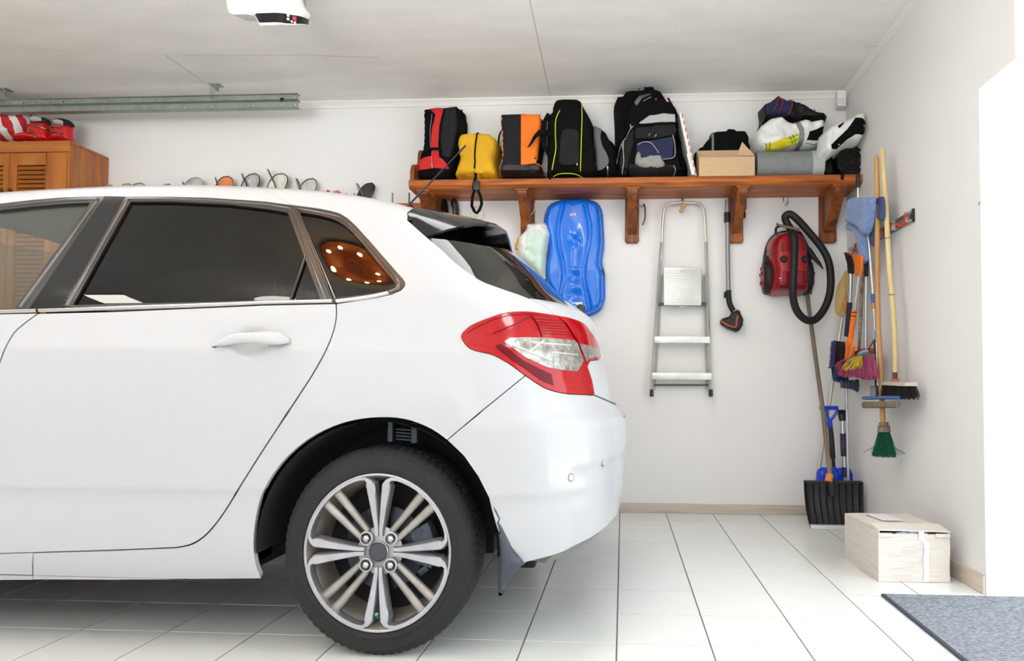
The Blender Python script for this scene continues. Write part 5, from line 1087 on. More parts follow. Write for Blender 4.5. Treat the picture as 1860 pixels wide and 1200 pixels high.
STR = bpy.data.materials.new('striped_cloth'); STR.use_nodes = True; nt = STR.node_tree; b_ = nt.nodes['Principled BSDF']; tc = nt.nodes.new('ShaderNodeTexCoord'); wv = nt.nodes.new('ShaderNodeTexWave'); wv.inputs['Scale'].default_value = 5.5; wv.inputs['Distortion'].default_value = 6; wv.inputs['Detail Scale'].default_value = 1.2; wv.bands_direction = 'DIAGONAL'
nt.links.new(tc.outputs['Object'], wv.inputs[0]); rr = nt.nodes.new('ShaderNodeValToRGB'); rr.color_ramp.interpolation = 'CONSTANT'; rr.color_ramp.elements[0].color = srgb(226, 222, 218); rr.color_ramp.elements[1].position = .5; rr.color_ramp.elements[1].color = srgb(186, 28, 34); nt.links.new(wv.outputs[0], rr.inputs[0]); nt.links.new(rr.outputs[0], b_.inputs[0]); b_.inputs['Roughness'].default_value = .8
o = Puff([(a, max(b, zc+.001)) for a, b in px([(-70, 256), (-72, 225), (-50, 206), (-20, 200), (20, 202), (45, 203), (62, 204), (60, 216), (52, 232), (46, 244), (36, 256)], 4.52)], 4.64, .2, R=.09, wr=.03, ws=9, seed=31).build('striped_bag', STR, back=.1); tag(o, 'red and white striped bundle beside ski boots on the cabinet', 'bag')
# ski rack
YR = YW-.02; rk = thing('ski_rack', 'wooden rail with metal pegs holding skis on the back wall', 'rack', (-2.4, YW, 1.9)); A = at(775, 386, Y=YW-.03); B = at(150, 372, Y=YW-.03)
zr1 = at(750, 368, Y=YW-.03).z; zr0 = zr1-.09; xe = at(768, 375, Y=YW-.03).x
MB().box((B.x, YW-.028, zr0), (xe-.03, YW-.001, zr1), .006).build('rail_board', PINE, rk); MB().lathe([(0, -.03), (.040, -.03), (.045, -.026), (.045, -.001)], (xe-.03, YW, (zr0+zr1)/2), 'y', 24).build('rail_end', PINE, rk)
pegs = [(630, 645), (714, 744)]
for pr_ in [(547+3, 560-6), (630, 645), (714, 744)]:
    for pxx in pr_: 
        x = at(pxx, 372, Y=YW-.10).x; MB().tube([(x, YW-.02, zr1-.03), (x, YW-.10, zr1-.03), (x, YW-.112, zr1-.02), (x, YW-.114, zr1+.045)], .0055, 8).build('peg', M('peg_steel', (130, 126, 120), .35, metal=.8), rk)
SK = {k: M('ski_'+k, c, .3, coat=.4, noise_=(18, .25)) for k, c in dict(black=(44, 44, 46), grey=(150, 152, 150), dark=(92, 94, 96), white=(206, 204, 190), orange=(226, 116, 30), olive=(170, 160, 80), pink=(206, 60, 90), sage=(168, 172, 150)).items()}
def ski(pxx, py, lean, mat, edge, w_, ang, lab, ht=1.5):
    """a ski hanging tip up: lean = how far the tip curls sideways; ang = how much of its sole shows"""
    Y = YW-.085; tip = at(pxx, py, Y=Y); t = thing('ski', lab, 'ski', (tip.x, Y, tip.z-ht), 'skis in the wall rack'); s = 1 if lean > 0 else -1
    R_ = []; R2 = []; wd = np.array([math.sin(ang)*-s, -math.cos(ang), 0])*w_/2
    for v in list(np.linspace(0, .86, 8))+list(np.linspace(.875, 1, 20)):
        z = tip.z-ht+ht*v; d = max(0, (v-.87)/.13); x = tip.x-lean+lean*d**1.35; hw = 1 if d < .6 else math.sqrt(max(0.0, 1-((d-.6)/.4)**2.4)); hw = max(hw, .06); taper = .92+.08*(2*v-1)**2
        c = np.array([x, Y, z]); a = c-wd*hw*taper; b = c+wd*hw*taper; th = np.array([.005*s, 0, 0])*(1-.5*d)
        R_.append([tuple(a), tuple(b), tuple(b+th), tuple(a+th)])
    MB().loft(R_).build('ski_body', SK[mat], t, sharp=40)
    e = [tuple(np.array(r[1])) for r in R_[10:]][:-1]+[tuple(R_[-1][0])]+[tuple(np.array(r[0])) for r in R_[10:-1][::-1]]
    MB().tube(e, .0038, 6).build('edge', SK[edge], t)
skis = [(201, 336, .035, 'olive', 'grey', .09, 1.0, 'olive ski tip right next to the cabinet'), (233, 333, .035, 'olive', 'grey', .09, .9, 'yellowish ski tip second from the cabinet'), (255, 332, .05, 'grey', 'dark', .10, 1.1, 'grey ski tip beside the yellowish ski'),
 (281, 336, -.03, 'black', 'black', .08, .6, 'small black ski tip left of the rounded dark ski'), (306, 334, .05, 'dark', 'black', .10, 1.1, 'rounded dark ski tip barely above car roof'), (332, 330, -.045, 'dark', 'black', .08, .6, 'dark ski leaning against striped grey ski'), (357, 322, .055, 'grey', 'grey', .11, 1.2, 'broad striped grey ski with rounded tip'),
 (391, 322, -.05, 'grey', 'black', .09, .5, 'grey ski partner of the orange and black ski'), (414, 320, .055, 'orange', 'black', .10, .9, 'orange ski with black tip'), (439, 315, -.06, 'black', 'black', .09, .5, 'black ski partner of grey ski, third pair from shelf'), (463, 315, .065, 'grey', 'black', .10, 1.1, 'light grey ski with black tip edge'),
 (486, 307, -.075, 'black', 'black', .09, .4, 'tallest black ski, tip curling left'), (513, 315, .07, 'white', 'black', .11, 1.1, 'patterned pale ski with black hooked tip'), (538, 324, -.06, 'dark', 'black', .09, .5, 'dark grey ski, left of a narrow v-shaped pair'), (568, 324, .075, 'sage', 'black', .10, .9, 'sage grey ski tip, right of a narrow v-shaped pair'),
 (572, 347, -.03, 'black', 'black', .06, .5, 'tiny black ski tip beside pink child ski'), (595, 345, -.035, 'pink', 'pink', .08, .8, 'pink child ski tip curling left'), (613, 345, .035, 'pink', 'white', .09, 1.0, 'pink and white patterned child ski tip'), (648, 333, -.06, 'sage', 'black', .08, .5, 'sage ski, left of the pair closest to the shelf'), (675, 332, .085, 'black', 'black', .10, .8, 'dark hooked ski, closest to the shelf')]
for k in skis: ski(*k)
MB_ = MB().box(tuple(at(648, 362, Y=YW-.10)), tuple(at(654, 352, Y=YW-.06)), .003).build('wood_wedge', M('peg_wood2', (208, 160, 110), .6), rk)
# sectional door track hanging from the ceiling
YT = 4.40; t = thing('door_track', 'galvanised double steel track hanging below the ceiling', 'rail', (-3.3, YT, at(300, 190, Y=YT).z)); xe = at(542, 187, Y=YT).x; x0 = -5.6
def track(z0, z1):
    mb = MB(); h = z1-z0
    mb.box((x0, YT-.004, z1-h*.36), (xe, YT, z1-.004)).box((x0, YT-.004, z0+.004), (xe, YT, z0+h*.26)); p = .0915; x = xe-.022; prev = xe
    while x > x0: mb.box((x+.0055, YT-.004, z0+h*.26), (prev, YT, z1-h*.36)); prev = x-.0035; x -= p
    mb.box((x0, YT-.004, z0+h*.26), (prev, YT, z1-h*.36))
    mb.loft([[(x_, YT-.001, z1-.004), (x_, YT-.014, z1-.001), (x_, YT-.016, z1+.001), (x_, YT+.03, z1+.002), (x_, YT+.03, z1)] for x_ in (x0, xe)]); mb.loft([[(x_, YT-.001, z0+.004), (x_, YT-.014, z0+.001), (x_, YT-.016, z0-.001), (x_, YT+.03, z0-.002), (x_, YT+.03, z0)] for x_ in (x0, xe)]); return mb
za, zb_, zc_ = at(300, 176, Y=YT).z, at(300, 187.5, Y=YT).z, at(300, 200, Y=YT).z
TRK = M('track_zinc', (150, 158, 150), .42, metal=.5, noise_=(14, .12))
track(zb_+.003, za).build('upper_track', TRK, t, sharp=30); track(zc_, zb_-.003).build('lower_track', TRK, t, sharp=30)
for pxx in (383, -2):
    c = at(pxx, 160, Y=YT-.03); br = MB()
    for dx in (-.014, 0, .014): br.tube([(c.x+dx, YT-.01, za-.02), (c.x+dx, YT-.01, ZC-.003)], .0028, 5)
    br.box((c.x-.02, YT-.03, ZC-.006), (c.x+.05, YT+.03, ZC-.0005)).box((c.x+.02, YT-.02, ZC-.04), (c.x+.024, YT+.02, ZC-.005)); br.tube([(c.x+.05, YT-.03, ZC-.03), (c.x+.02, YT-.02, ZC-.006)], .006, 6)
    br.build('hanger', STEEL, t); MB().sphere((c.x, YT-.008, zc_+.005), (.012, .006, .006), 8, 6).build('hanger_bolt', STEEL, t)
c = at(512, 180.5, Y=YT-.01); MB().lathe([(0, -.012), (.010, -.012), (.014, -.004), (.014, 0)], (c.x, YT-.004, c.z), 'y', 8).build('end_bolt', DARK, t)
# garage door opener under the ceiling
YO = 3.05; t = thing('door_opener', 'white and black garage door opener fixed to the ceiling', 'opener', (at(485, 20, Y=YO).x, YO, at(485, 46, Y=YO).z)); zb = at(500, 47, Y=YO).z; OW = M('opener_white', (236, 236, 236), .15, coat=.5)
xa, xm, xb = at(410, 20, Y=YO).x, at(460, 30, Y=YO).x, at(540, 20, Y=YO).x
def oring(z, xa_, xb_, y0, y1, r):
    out = []
    for cx, cy, a0, rr_ in ((xb_-r, y0+r, -PI/2, r), (xb_-r*.5, y1-r*.5, 0, r*.5), (xa_+r*.3, y1-r*.3, PI/2, r*.3), (xa_+r*.3, y0+r*.3, PI, r*.3)):
        for k in range(7): a = a0+PI/2*k/6; x_, y_ = cx+rr_*math.cos(a), cy+rr_*math.sin(a); out.append((x_, y_, z+max(0, .50*(y_-YO))*max(0, 1-(z-zb)/.14)))
    return out
y0, y1 = YO-.02, YO+.15
MB().loft([oring(z, xm+i, xb-o_, y0+o_, y1-o_, .09) for z, i, o_ in ((zb+.0, .030, .014), (zb+.004, .026, .006), (zb+.010, .024, .004), (zb+.050, .004, .002), (zb+.062, 0, -.004), (zb+.09, 0, -.006), (zb+.12, 0, .006), (zb+.17, 0, .02), (zb+.20, 0, .04))]).build('housing', OW, t, sharp=40)
MB().loft([oring(z, xm+i, xb-o_, y0+o_, y1-o_, .09) for z, i, o_ in ((zb+.008, .030, .004), (zb+.010, .028, 0), (zb+.048, .008, -.002), (zb+.051, .008, .003))]).build('black_band', BLACKP, t, sharp=30)
MB().loft([oring(z, xa+i, xm-.002, y0+.01, y1-.02, .03) for z, i in ((zb+.052, .04), (zb+.062, .018), (zb+.10, .006), (zb+.2, 0))]).build('light_cover', M('cover_white', (240, 240, 238), .2, coat=.3), t, sharp=40)
MB().box((xm-.1, YO+.1, zb+.19), (xm+.12, YO+.26, ZC)).build('ceiling_bracket', STEEL, t)
a = -PI/4; c = np.array([xb-.09+.091*math.cos(a), y0+.09+.091*math.sin(a), zb+.034]); n_v = np.array([math.cos(a), math.sin(a), 0]); tg = np.array([-n_v[1], n_v[0], 0])
for (u_, v_, s_, m_, nm) in ((.010, .004, .008, M('opener_red', (225, 40, 60), .4, emit=.4), 'red_display'), (-.018, .008, .005, STK, 'button'), (-.018, -.008, .005, STK, 'button'), (-.002, -.014, .004, STK, 'button'), (.012, -.014, .004, STK, 'button')):
    p = c+tg*u_+np.array([0, 0, v_])+n_v*.002; q = [p+tg*s_*i+np.array([0, 0, s_*j]) for i, j in ((-1, -1), (1, -1), (1, 1), (-1, 1))]; MB().loft([[tuple(k) for k in q], [tuple(k-n_v*.004) for k in q]]).build(nm, m_, t)

# ------------------------------------------------------------------ the corner: tools, shovels, box
XW = XR-.001; RX_ = XR-.075
def pole(t, nm, l, m, r, X=None, Y=None, seg=10): return MB().tube(px3(l, X=X, Y=Y), r, seg).build(nm, m, t, sharp=60)
def T(name, lab, cat, p, X=None, Y=None, group=None): return thing(name, lab, cat, at(*p, X=X, Y=Y), group)
WD1 = wood('broom_tan', (204, 158, 100), (172, 120, 66), (14, 14, 2), .55); WD2 = wood('bamboo', (226, 204, 150), (204, 176, 112), (10, 10, 2), .5); WDG = wood('wood_weathered', (140, 124, 104), (104, 90, 74), (18, 18, 2), .75, coat=0)
# wall rail with red hooks
c0 = at(1661, 391, X=XW); zr = c0.z; c1 = at(1541, 462, X=XW); y0, y1 = c0.y, min(c1.y, YW-.05)
t = thing('tool_rail', 'steel tool rail with red rubber hooks on the side wall', 'rail', (XW, (y0+y1)/2, zr))
RS = M('rail_steel', (170, 168, 160), .3, metal=.75, noise_=(30, .2))
MB().box((XW-.010, y0, zr+.014), (XW, y1, zr+.030), .002).box((XW-.010, y0, zr-.030), (XW, y1, zr-.014), .002).box((XW-.004, y0, zr-.014), (XW, y1, zr+.014)).build('rail', RS, t)
MB().box((XW-.014, y0-.006, zr-.034), (XW, y0, zr+.034), .002).build('end_cap', PLAST, t)
nh = 0; RH = M('hook_red', (200, 34, 24), .5); HS = []
for q in (1640, 1614, 1592, 1573, 1558, 1549):
    y = at(q, 400, X=XW-.04).y
    if y > YW-.06: continue
    HS.append(y); b = MB().box((XW-.030, y-.012, zr-.026), (XW-.008, y+.012, zr+.026), .003).build('hook_bracket', RS, t)
    MB().tube(smoothline([(XW-.022, y-.010, zr+.016), (XW-.034, y-.012, zr-.004), (XW-.040, y-.014, zr-.030), (XW-.052, y-.016, zr-.044), (XW-.070, y-.016, zr-.044), (XW-.078, y-.016, zr-.034)], 3), .0055 if q == 1640 else .0042, 8).build('hook', RH, t)
# long tan broom with green bristles
X = RX_-.03; t = T('besom_broom', 'long tan wooden broom hanging upside with green bristles', 'broom', (1604, 830), X=X)
pole(t, 'handle', [(1591.7, 285), (1592, 289), (1594, 385), (1593, 500), (1595, 590), (1600, 680), (1604, 772)], WD1, [.009, .0135, .0142, .0142, .0145, .0145, .014], X=X)
pole(t, 'ferrule', [(1605, 767), (1605.5, 774)], WDG, [.025, .025], X=X); pole(t, 'binding', [(1605.2, 774), (1605.7, 785)], WDG, [.030, .034], X=X); pole(t, 'twine', [(1605.2, 773.4), (1605.3, 775.5)], M('twine', (96, 80, 56), .9), [.032, .032], X=X)
GB = M('bristle_green', (14, 96, 66), .7, noise_=(40, .4)); b = MB(); c = at(1605.5, 785, X=X); e = at(1608, 829, X=X); L_ = (c-e).length
core = []
for k in range(420):
    a = random.uniform(0, 2*PI); r0 = .028*math.sqrt(random.random()); r1 = r0*2.0+random.uniform(0, .01); dx, dy = math.cos(a), math.sin(a); ln = L_*random.uniform(.88, 1.03)
    b.tube([(c.x+dx*r0, c.y+dy*r0, c.z), (c.x+dx*(r0+r1)/2+.001, c.y+dy*(r0+r1)/2, c.z-ln*.5), (c.x+dx*r1, c.y+dy*r1, c.z-ln)], .0012, 3, caps=False)
for k in range(26):
    a = random.uniform(0, 2*PI); b.tube([(c.x, c.y, c.z-.02), (c.x+math.cos(a)*.05, c.y+math.sin(a)*.05, c.z-L_*.6), (c.x+math.cos(a)*.10, c.y+math.sin(a)*.10, c.z-L_*.85)], .0006, 3, caps=False)
tag(b.build('bristles', GB, t), kind='stuff')
# pale bamboo broom with black brush head
X = RX_-.005; t = T('broom', 'pale bamboo-handled broom with black bristle head on the side wall', 'broom', (1632, 718), X=X)
pole(t, 'handle', [(1602.5, 271), (1604, 300), (1610, 385), (1615, 485), (1622, 560), (1624.5, 600), (1626, 676)], WD2, [.0135, .0138, .0140, .0135, .013, .0125, .012], X=X)
for q in (432, 535): pole(t, 'node_ring', [(1612.5 if q == 432 else 1620, q), (1612.6 if q == 432 else 1620.1, q+1.4)], WDG, .0147, X=X)
pole(t, 'socket', [(1625.5, 674), (1625.6, 690)], M('socket_rust', (90, 74, 64), .6, metal=.3), .0125, X=X); pole(t, 'red_collar', [(1626, 688), (1626, 696)], M('collar_red', (190, 90, 80), .6), [.018, .021], X=X)
yb0, yb1 = at(1606, 700, X=X).y, at(1655, 700, X=X).y; zz = at(1630, 698, X=X).z
bd = px3([(1607, 696), (1655, 698)], X=X); MB().loft([[(X-.028, p.y, p.z+.010), (X+.028, p.y, p.z+.010), (X+.032, p.y, p.z-.008), (X-.032, p.y, p.z-.008)] for p in bd]).build('brush_board', M('board_pale', (202, 196, 184), .6, noise_=(16, .15)), t)
b = MB()
for k in range(900):
    f_ = random.random(); p = bd[0].lerp(bd[1], f_); x = X+random.uniform(-.027, .027); l = random.uniform(.055, .075); sp_ = (f_-.5)*-.035+random.uniform(-.006, .006)
    b.tube([(x, p.y, p.z-.006), (x+(x-X)*.3, p.y+sp_*.6, p.z-l*.5), (x+(x-X)*.5, p.y+sp_, p.z-l)], .0011, 3, caps=False)
tag(b.build('bristles', M('bristle_black', (30, 26, 24), .8), t), kind='stuff')
# mop with blue holder and sponge-wood block
X = RX_-.045; t = T('flat_mop', 'blue clamp mop with beige sponge block behind the tan broom', 'mop', (1600, 742), X=X)
bl = px3([(1569, 723), (1633, 722)], X=X); MB().tube([bl[0], bl[0].lerp(bl[1], .5)+Vector((0, 0, .002)), bl[1]], [.012, .013, .012], 10, flat=.75).build('blue_holder', M('mop_blue', (56, 110, 176), .4), t)
bl = px3([(1570, 735), (1631, 734)], X=X); MB().loft([[(X+a*w_, p.y, p.z+h) for a, h in ((-.026, .004), (-.02, .017), (.02, .017), (.026, .004), (.024, -.012), (.015, -.018), (-.015, -.018), (-.024, -.012))] for p, w_ in ((bl[0], .5), (bl[0].lerp(bl[1], .05), .9), (bl[0].lerp(bl[1], .5), 1.05), (bl[0].lerp(bl[1], .95), .9), (bl[1], .5))]).build('sponge_block', WDG, t)
pole(t, 'bracket', [(1588, 700), (1588, 720)], M('bracket_grey', (110, 112, 114), .5), [.022, .024], X=X, seg=4); pole(t, 'handle', [(1588, 615), (1591, 702)], PLAST, .006, X=X); pole(t, 'handle', [(1592, 622), (1594, 700)], ALU, .004, X=X)
pole(t, 'wire', [(1572, 655), (1575, 640), (1583, 625), (1588, 617)], PLAST, .003, X=X); pole(t, 'blue_hook', [(1588, 600), (1589, 610), (1588, 616)], M('hook_sky', (120, 170, 205), .4), .006, X=X)
# aluminium mop pole with blue ring under the towel
X = RX_-.035; t = T('mop_pole', 'thin aluminium pole with blue ring emerging under the blue towel', 'pole', (1586, 600), X=X)
pole(t, 'tube', [(1576, 410), (1577, 422), (1581, 470), (1586, 535)], ALU, .0085, X=X); pole(t, 'blue_ring', [(1586, 534), (1586.5, 550)], M('ring_blue', (30, 96, 176), .4), .0125, X=X); pole(t, 'wood_tip', [(1586.5, 550), (1587, 561)], WD1, .011, X=X); pole(t, 'tube', [(1587, 560), (1589, 600)], ALU, [.008, .003], X=X)
# second pole standing at the shelf end
Y = 4.30; t = T('telescopic_pole', 'aluminium pole with black grip passing beside the shelf end', 'pole', (1557, 640), Y=4.26)
xx = 4.26; pole(t, 'grip', [(1558.5, 317), (1558.5, 341)], PLAST, .0125, Y=xx); pole(t, 'tube', [(1558.5, 340), (1559, 366), (1566, 480)], ALU, .0085, Y=xx)
# blue towel
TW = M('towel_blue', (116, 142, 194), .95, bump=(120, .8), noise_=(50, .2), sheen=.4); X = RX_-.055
t = thing('towel', 'blue terry towel draped over the wall hooks', 'towel', at(1570, 480, X=X))
def sheet(pxs, X, Y, D_, R_, seed, nm, wr=.012, m=TW):
    """a folded cloth hanging in the plane X = const (outline in y-z), bulging towards -X"""
    q = [(lambda v: (v.y, v.z))(at(a, b, X=X)) for a, b in pxs]; pf = Puff(q, 0, D_, R=R_, wr=wr, ws=16, seed=seed); step = .010; V, Tr = triangulate(resample(pf.o, step), step=step); h = -pf.y(V); n = len(V); mb = MB()
    mb.add([(X-b, a, c) for (a, c), b in zip(V, h)]+[(X+.006, a, c) for a, c in V], Tr); mb.f += [tuple(i+n for i in k[::-1]) for k in Tr]; bd_ = border(Tr); mb.f += [(a, a+n, b, )[:2]+(b+n, b) for a, b in bd_]; mb.mi = [0]*len(mb.f); return mb.build(nm, m, t, sharp=60)
sheet([(1549, 362), (1552, 359), (1570, 358.5), (1588, 358), (1588, 380), (1586, 402), (1583, 415), (1577, 426), (1571, 424), (1565, 414), (1555, 408), (1545, 406), (1543, 400), (1545, 380)], X, None, .030, .03, 41, 'front_fold')
sheet([(1541, 418), (1543, 404), (1552, 406), (1562, 412), (1567, 420), (1573, 428), (1573, 450), (1576, 471), (1568, 479), (1562, 480), (1561, 460), (1559, 440), (1557, 424), (1549, 420)], X+.016, None, .020, .02, 42, 'hanging_end')
sheet([(1587, 359), (1596, 358), (1604, 358), (1606, 372), (1606, 392), (1603, 402), (1597, 398), (1594, 410), (1588, 440), (1584, 446), (1583, 420), (1587, 400)], X+.03, None, .014, .02, 43, 'shaded_fold', m=M('towel_blue_shaded', (66, 82, 122), .95, bump=(120, .8)))  # darker copy of the towel blue: the fold's shade is put into the colour
# snow brushes
X = RX_-.03; NB = M('brush_navy', (30, 34, 62), .6); OR = M('brush_orange', (240, 122, 22), .45)
def scr(t, l, X, m, nm): 
    q = px3(l, X=X); n = len(q); MB().loft([[tuple(p+Vector((d, 0, 0))) for p in q] for d in (-.007, .007)]).build(nm, m, t)
t = T('snow_brush', 'navy and silver snow brush with black ice scraper on top', 'snow brush', (1540, 617), X=X)
scr(t, [(1535, 458), (1543, 464), (1553, 464), (1550, 478), (1550, 497), (1541, 497), (1541, 480)], X, PLAST, 'scraper'); pole(t, 'tube', [(1545.5, 496), (1545, 520), (1543.5, 549)], ALU, .0125, X=X); pole(t, 'grip', [(1543.5, 549), (1541, 580), (1537.5, 610)], NB, [.015, .017, .015], X=X)
for k in range(3): pole(t, 'grip_ring', [(1541.5-k*.3, 566+k*6), (1541.4-k*.3, 568+k*6)], M('ring_plum', (110, 40, 90), .6), .0175, X=X)
pole(t, 'tube', [(1537.5, 609), (1537, 622)], ALU, .010, X=X)
X2 = X-.03; t = T('snow_brush', 'orange and silver snow brush with orange ribbed grip', 'snow brush', (1540, 652), X=X2)
scr(t, [(1549, 462), (1557, 465), (1565, 462), (1566, 478), (1562, 501), (1556, 501), (1554, 480)], X2, OR, 'scraper'); pole(t, 'tube', [(1559.5, 500), (1556, 532), (1551.5, 563)], ALU, .0115, X=X2); pole(t, 'grip', [(1551.5, 562), (1549, 585), (1546, 608)], OR, [.015, .0165, .015], X=X2)
for k in range(6): f_ = k/6; pole(t, 'grip_ring', [(1551.2-f_*5.4, 566+k*6.6), (1551.1-f_*5.4, 567.6+k*6.6)], PLAST, .0170, X=X2)
pole(t, 'fork_neck', [(1546, 606), (1544.5, 620)], OR, [.015, .018], X=X2, seg=6); scr(t, [(1537, 622), (1541, 615), (1546, 618), (1543, 632), (1540, 654), (1536, 652), (1538, 634)], X2, OR, 'fork_prong'); scr(t, [(1546, 617), (1550, 616), (1551.5, 630), (1549, 645), (1545, 651), (1542, 650), (1546, 636)], X2, OR, 'fork_prong')
# string bag
X = RX_+.0; t = T('mesh_bag', 'hanging gold mesh bag holding an orange card', 'bag', (1531, 573), Y=4.36); MSH = glass('mesh_film', (.86, .74, .48), 1.2, rough=.3, dirt=.35, dirtcol=(.72, .56, .26))
o = px([(1539, 490), (1541, 500), (1541, 530), (1541, 560), (1538, 571), (1532, 574), (1524, 570), (1520, 560), (1521, 535), (1526, 515), (1534, 500)], 4.36); pf = Puff(o, 4.40, .06, R=.03, wr=.012, ws=30, seed=51); pf.Y = 4.37; pf.build('net', MSH, t)
o = px([(1528, 556), (1532, 546), (1540, 534), (1541, 562), (1538, 569), (1530, 564)], 4.37); Puff(o, 4.38, .012, R=.01, smooth=False).build('orange_card', OR, t)
mb = MB()
for k in range(9):
    a = 1522+k*2.1; mb.tube(smoothline([tuple(v) for v in px3([(1540, 486), (a+4, 520), (a, 556), (1532, 573)], Y=4.335)], 4), .0009, 4)
mb.build('net_strands', M('net_gold', (190, 150, 70), .6), t); 
# poles behind
Y = 4.56; t = T('mop_pole', 'pale aluminium pole leaning from the corner down to the floor', 'pole', (1484, 915), Y=Y)
pole(t, 'tube', [(1533, 560), (1526, 600), (1511, 700), (1484, 870), (1481, 900)], M('pole_pale', (196, 194, 186), .4, metal=.5), .0125, Y=Y)
t = T('pole', 'slim steel pole hanging from the corner, lower end by the snow broom', 'pole', (1540, 900), Y=Y-.1); pole(t, 'tube', [(1536, 690), (1537.5, 720), (1539, 800), (1540.5, 862), (1541, 905)], ALU, .0085, Y=Y-.1)
X = RX_+.02; t = T('pole', 'rust-streaked steel pole with blue cap behind the towel', 'pole', (1562, 650), X=X); pole(t, 'tube', [(1568, 482), (1565, 540), (1562, 600), (1559, 655)], M('rusty_tube', (168, 160, 150), .5, metal=.5, noise_=(30, .5), col2=(120, 70, 46)), .009, X=X); pole(t, 'blue_cap', [(1568, 474), (1568, 484)], MATS['ring_blue'], .011, X=X)
t = T('pole', 'grey pole with black top next to the rust-streaked one', 'pole', (1573, 640), X=X+.01); pole(t, 'tube', [(1573.5, 500), (1572.5, 570), (1572, 640)], ALU, .0095, X=X+.01); pole(t, 'grip', [(1574.5, 470), (1573.5, 502)], PLAST, .0115, X=X+.01)
# dark brush heads behind the pink broom
t = T('floor_brush', 'purple and blue bristle floor brush hanging sideways in the corner', 'brush', (1520, 695), Y=4.40)
o = px([(1517, 617), (1530, 619), (1545, 620), (1545, 650), (1542, 694), (1528, 694), (1516, 690), (1512, 660), (1515, 635)], 4.42); Puff(o, 4.46, .05, R=.02, smooth=False, wr=.004).build('brush_body', M('brush_dark', (36, 30, 34), .9, bump=(150, .8)), t)
b = MB(); BP = M('bristle_purple', (74, 66, 110), .85); 
def tuft(b, p0, p1, n, Y, dx, r=.0014, j=.006):
    for k in range(n):
        f_ = random.random(); p = at(p0[0]+(p1[0]-p0[0])*f_, p0[1]+(p1[1]-p0[1])*f_, Y=Y+random.uniform(-.03, .03)); s = Vector(dx)*random.uniform(.8, 1.1)+Vector([random.uniform(-j, j) for _ in range(3)]); b.tube([p, p+s*.5+Vector((0, 0, -.002)), p+s], r, 3, caps=False)
tuft(b, (1519, 618), (1515, 665), 420, 4.41, (-.030, -.01, -.012)); tag(b.build('purple_bristles', BP, t), kind='stuff')
b = MB(); tuft(b, (1518, 662), (1540, 668), 420, 4.40, (-.012, -.01, -.085), j=.012); tag(b.build('blue_bristles', M('bristle_blue', (36, 76, 124), .85), t), kind='stuff')
t = T('dustpan', 'dark navy dustpan brush hanging below the pink broom', 'dustpan', (1546, 714), Y=4.30); 
A_ = px([(1530, 690), (1556, 690), (1563, 688), (1564, 700), (1562, 713), (1554, 708), (1545, 706), (1530, 704)], 4.30); Puff(A_, 4.34, .04, R=.015, smooth=False).build('pan', M('pan_navy', (38, 42, 62), .5), t); b = MB(); 
for k in range(6): b.tube(px3([(1537+k*4.4, 688), (1537+k*4.6, 705)], Y=4.296), .0016, 4)
b.build('pan_ribs', M('pan_rib', (70, 76, 100), .5), t)
t = T('dustpan', 'red dustpan mostly hidden behind the pink and yellow broom', 'dustpan', (1570, 650), X=RX_-.02)
q = px3([(1549, 640), (1560, 634), (1575, 632), (1586, 634), (1587, 652), (1550, 654)], X=RX_-.02); MB().loft([[tuple(p+Vector((d, 0, 0))) for p in q] for d in (0, .03)]).build('pan', RH, t)
# pink and yellow broom
X = RX_-.06; t = T('broom', 'hanging broom head with pink and yellow bristles', 'broom', (1555, 687), X=X); c = at(1575, 647, X=X)
q = px3([(1545, 650), (1560, 646.5), (1575, 645), (1587, 646)], X=X); MB().tube(q, [.008, .012, .014, .012], 8).build('green_base', M('base_green', (40, 104, 84), .5), t); MB().tube(px3([(1561, 644), (1567, 640), (1574, 637)], X=X), [.010, .014, .010], 10).build('blue_socket', MATS['hook_sky'], t)
PK = M('bristle_pink', (188, 84, 128), .75, noise_=(50, .3)); YB2 = M('bristle_yellow', (222, 206, 30), .75)
bp, by = MB(), MB()
for k in range(1100):
    f_ = random.random(); p = at(1545+42*f_, 650-5*min(1, f_*2), X=X+random.uniform(-.02, .02)); yel = .15 < f_ < .5
    ex = 1513+82*f_ if not yel else 1524+62*(f_-.0); ey = (668 if f_ < .1 else 683-4*math.sin(f_*6))+random.uniform(-4, 3)
    if yel: ex = 1528+ (f_-.15)*110; ey = 670+random.uniform(-4, 4)-8*(f_-.15)
    e = at(ex+random.uniform(-3, 3), ey, X=X-.015+random.uniform(-.03, .03)); m_ = (p+e)/2+Vector((0, 0, .012))
    (by if yel and random.random() < .75 else bp).tube([p, m_, e], .0014, 3, caps=False)
for k in range(500):
    ex = random.uniform(1514, 1592); ey = 683+random.uniform(-6, 3)-(12*(1530-ex)/16 if ex < 1530 else 0); e = at(ex, ey, X=X-.01+random.uniform(-.03, .03)); p = e+Vector((random.uniform(-.01, .01), random.uniform(-.01, .01), random.uniform(.03, .06))); bp.tube([p, e], .0015, 3, caps=False)
tag(bp.build('pink_bristles', PK, t), kind='stuff'); tag(by.build('yellow_bristles', YB2, t), kind='stuff')
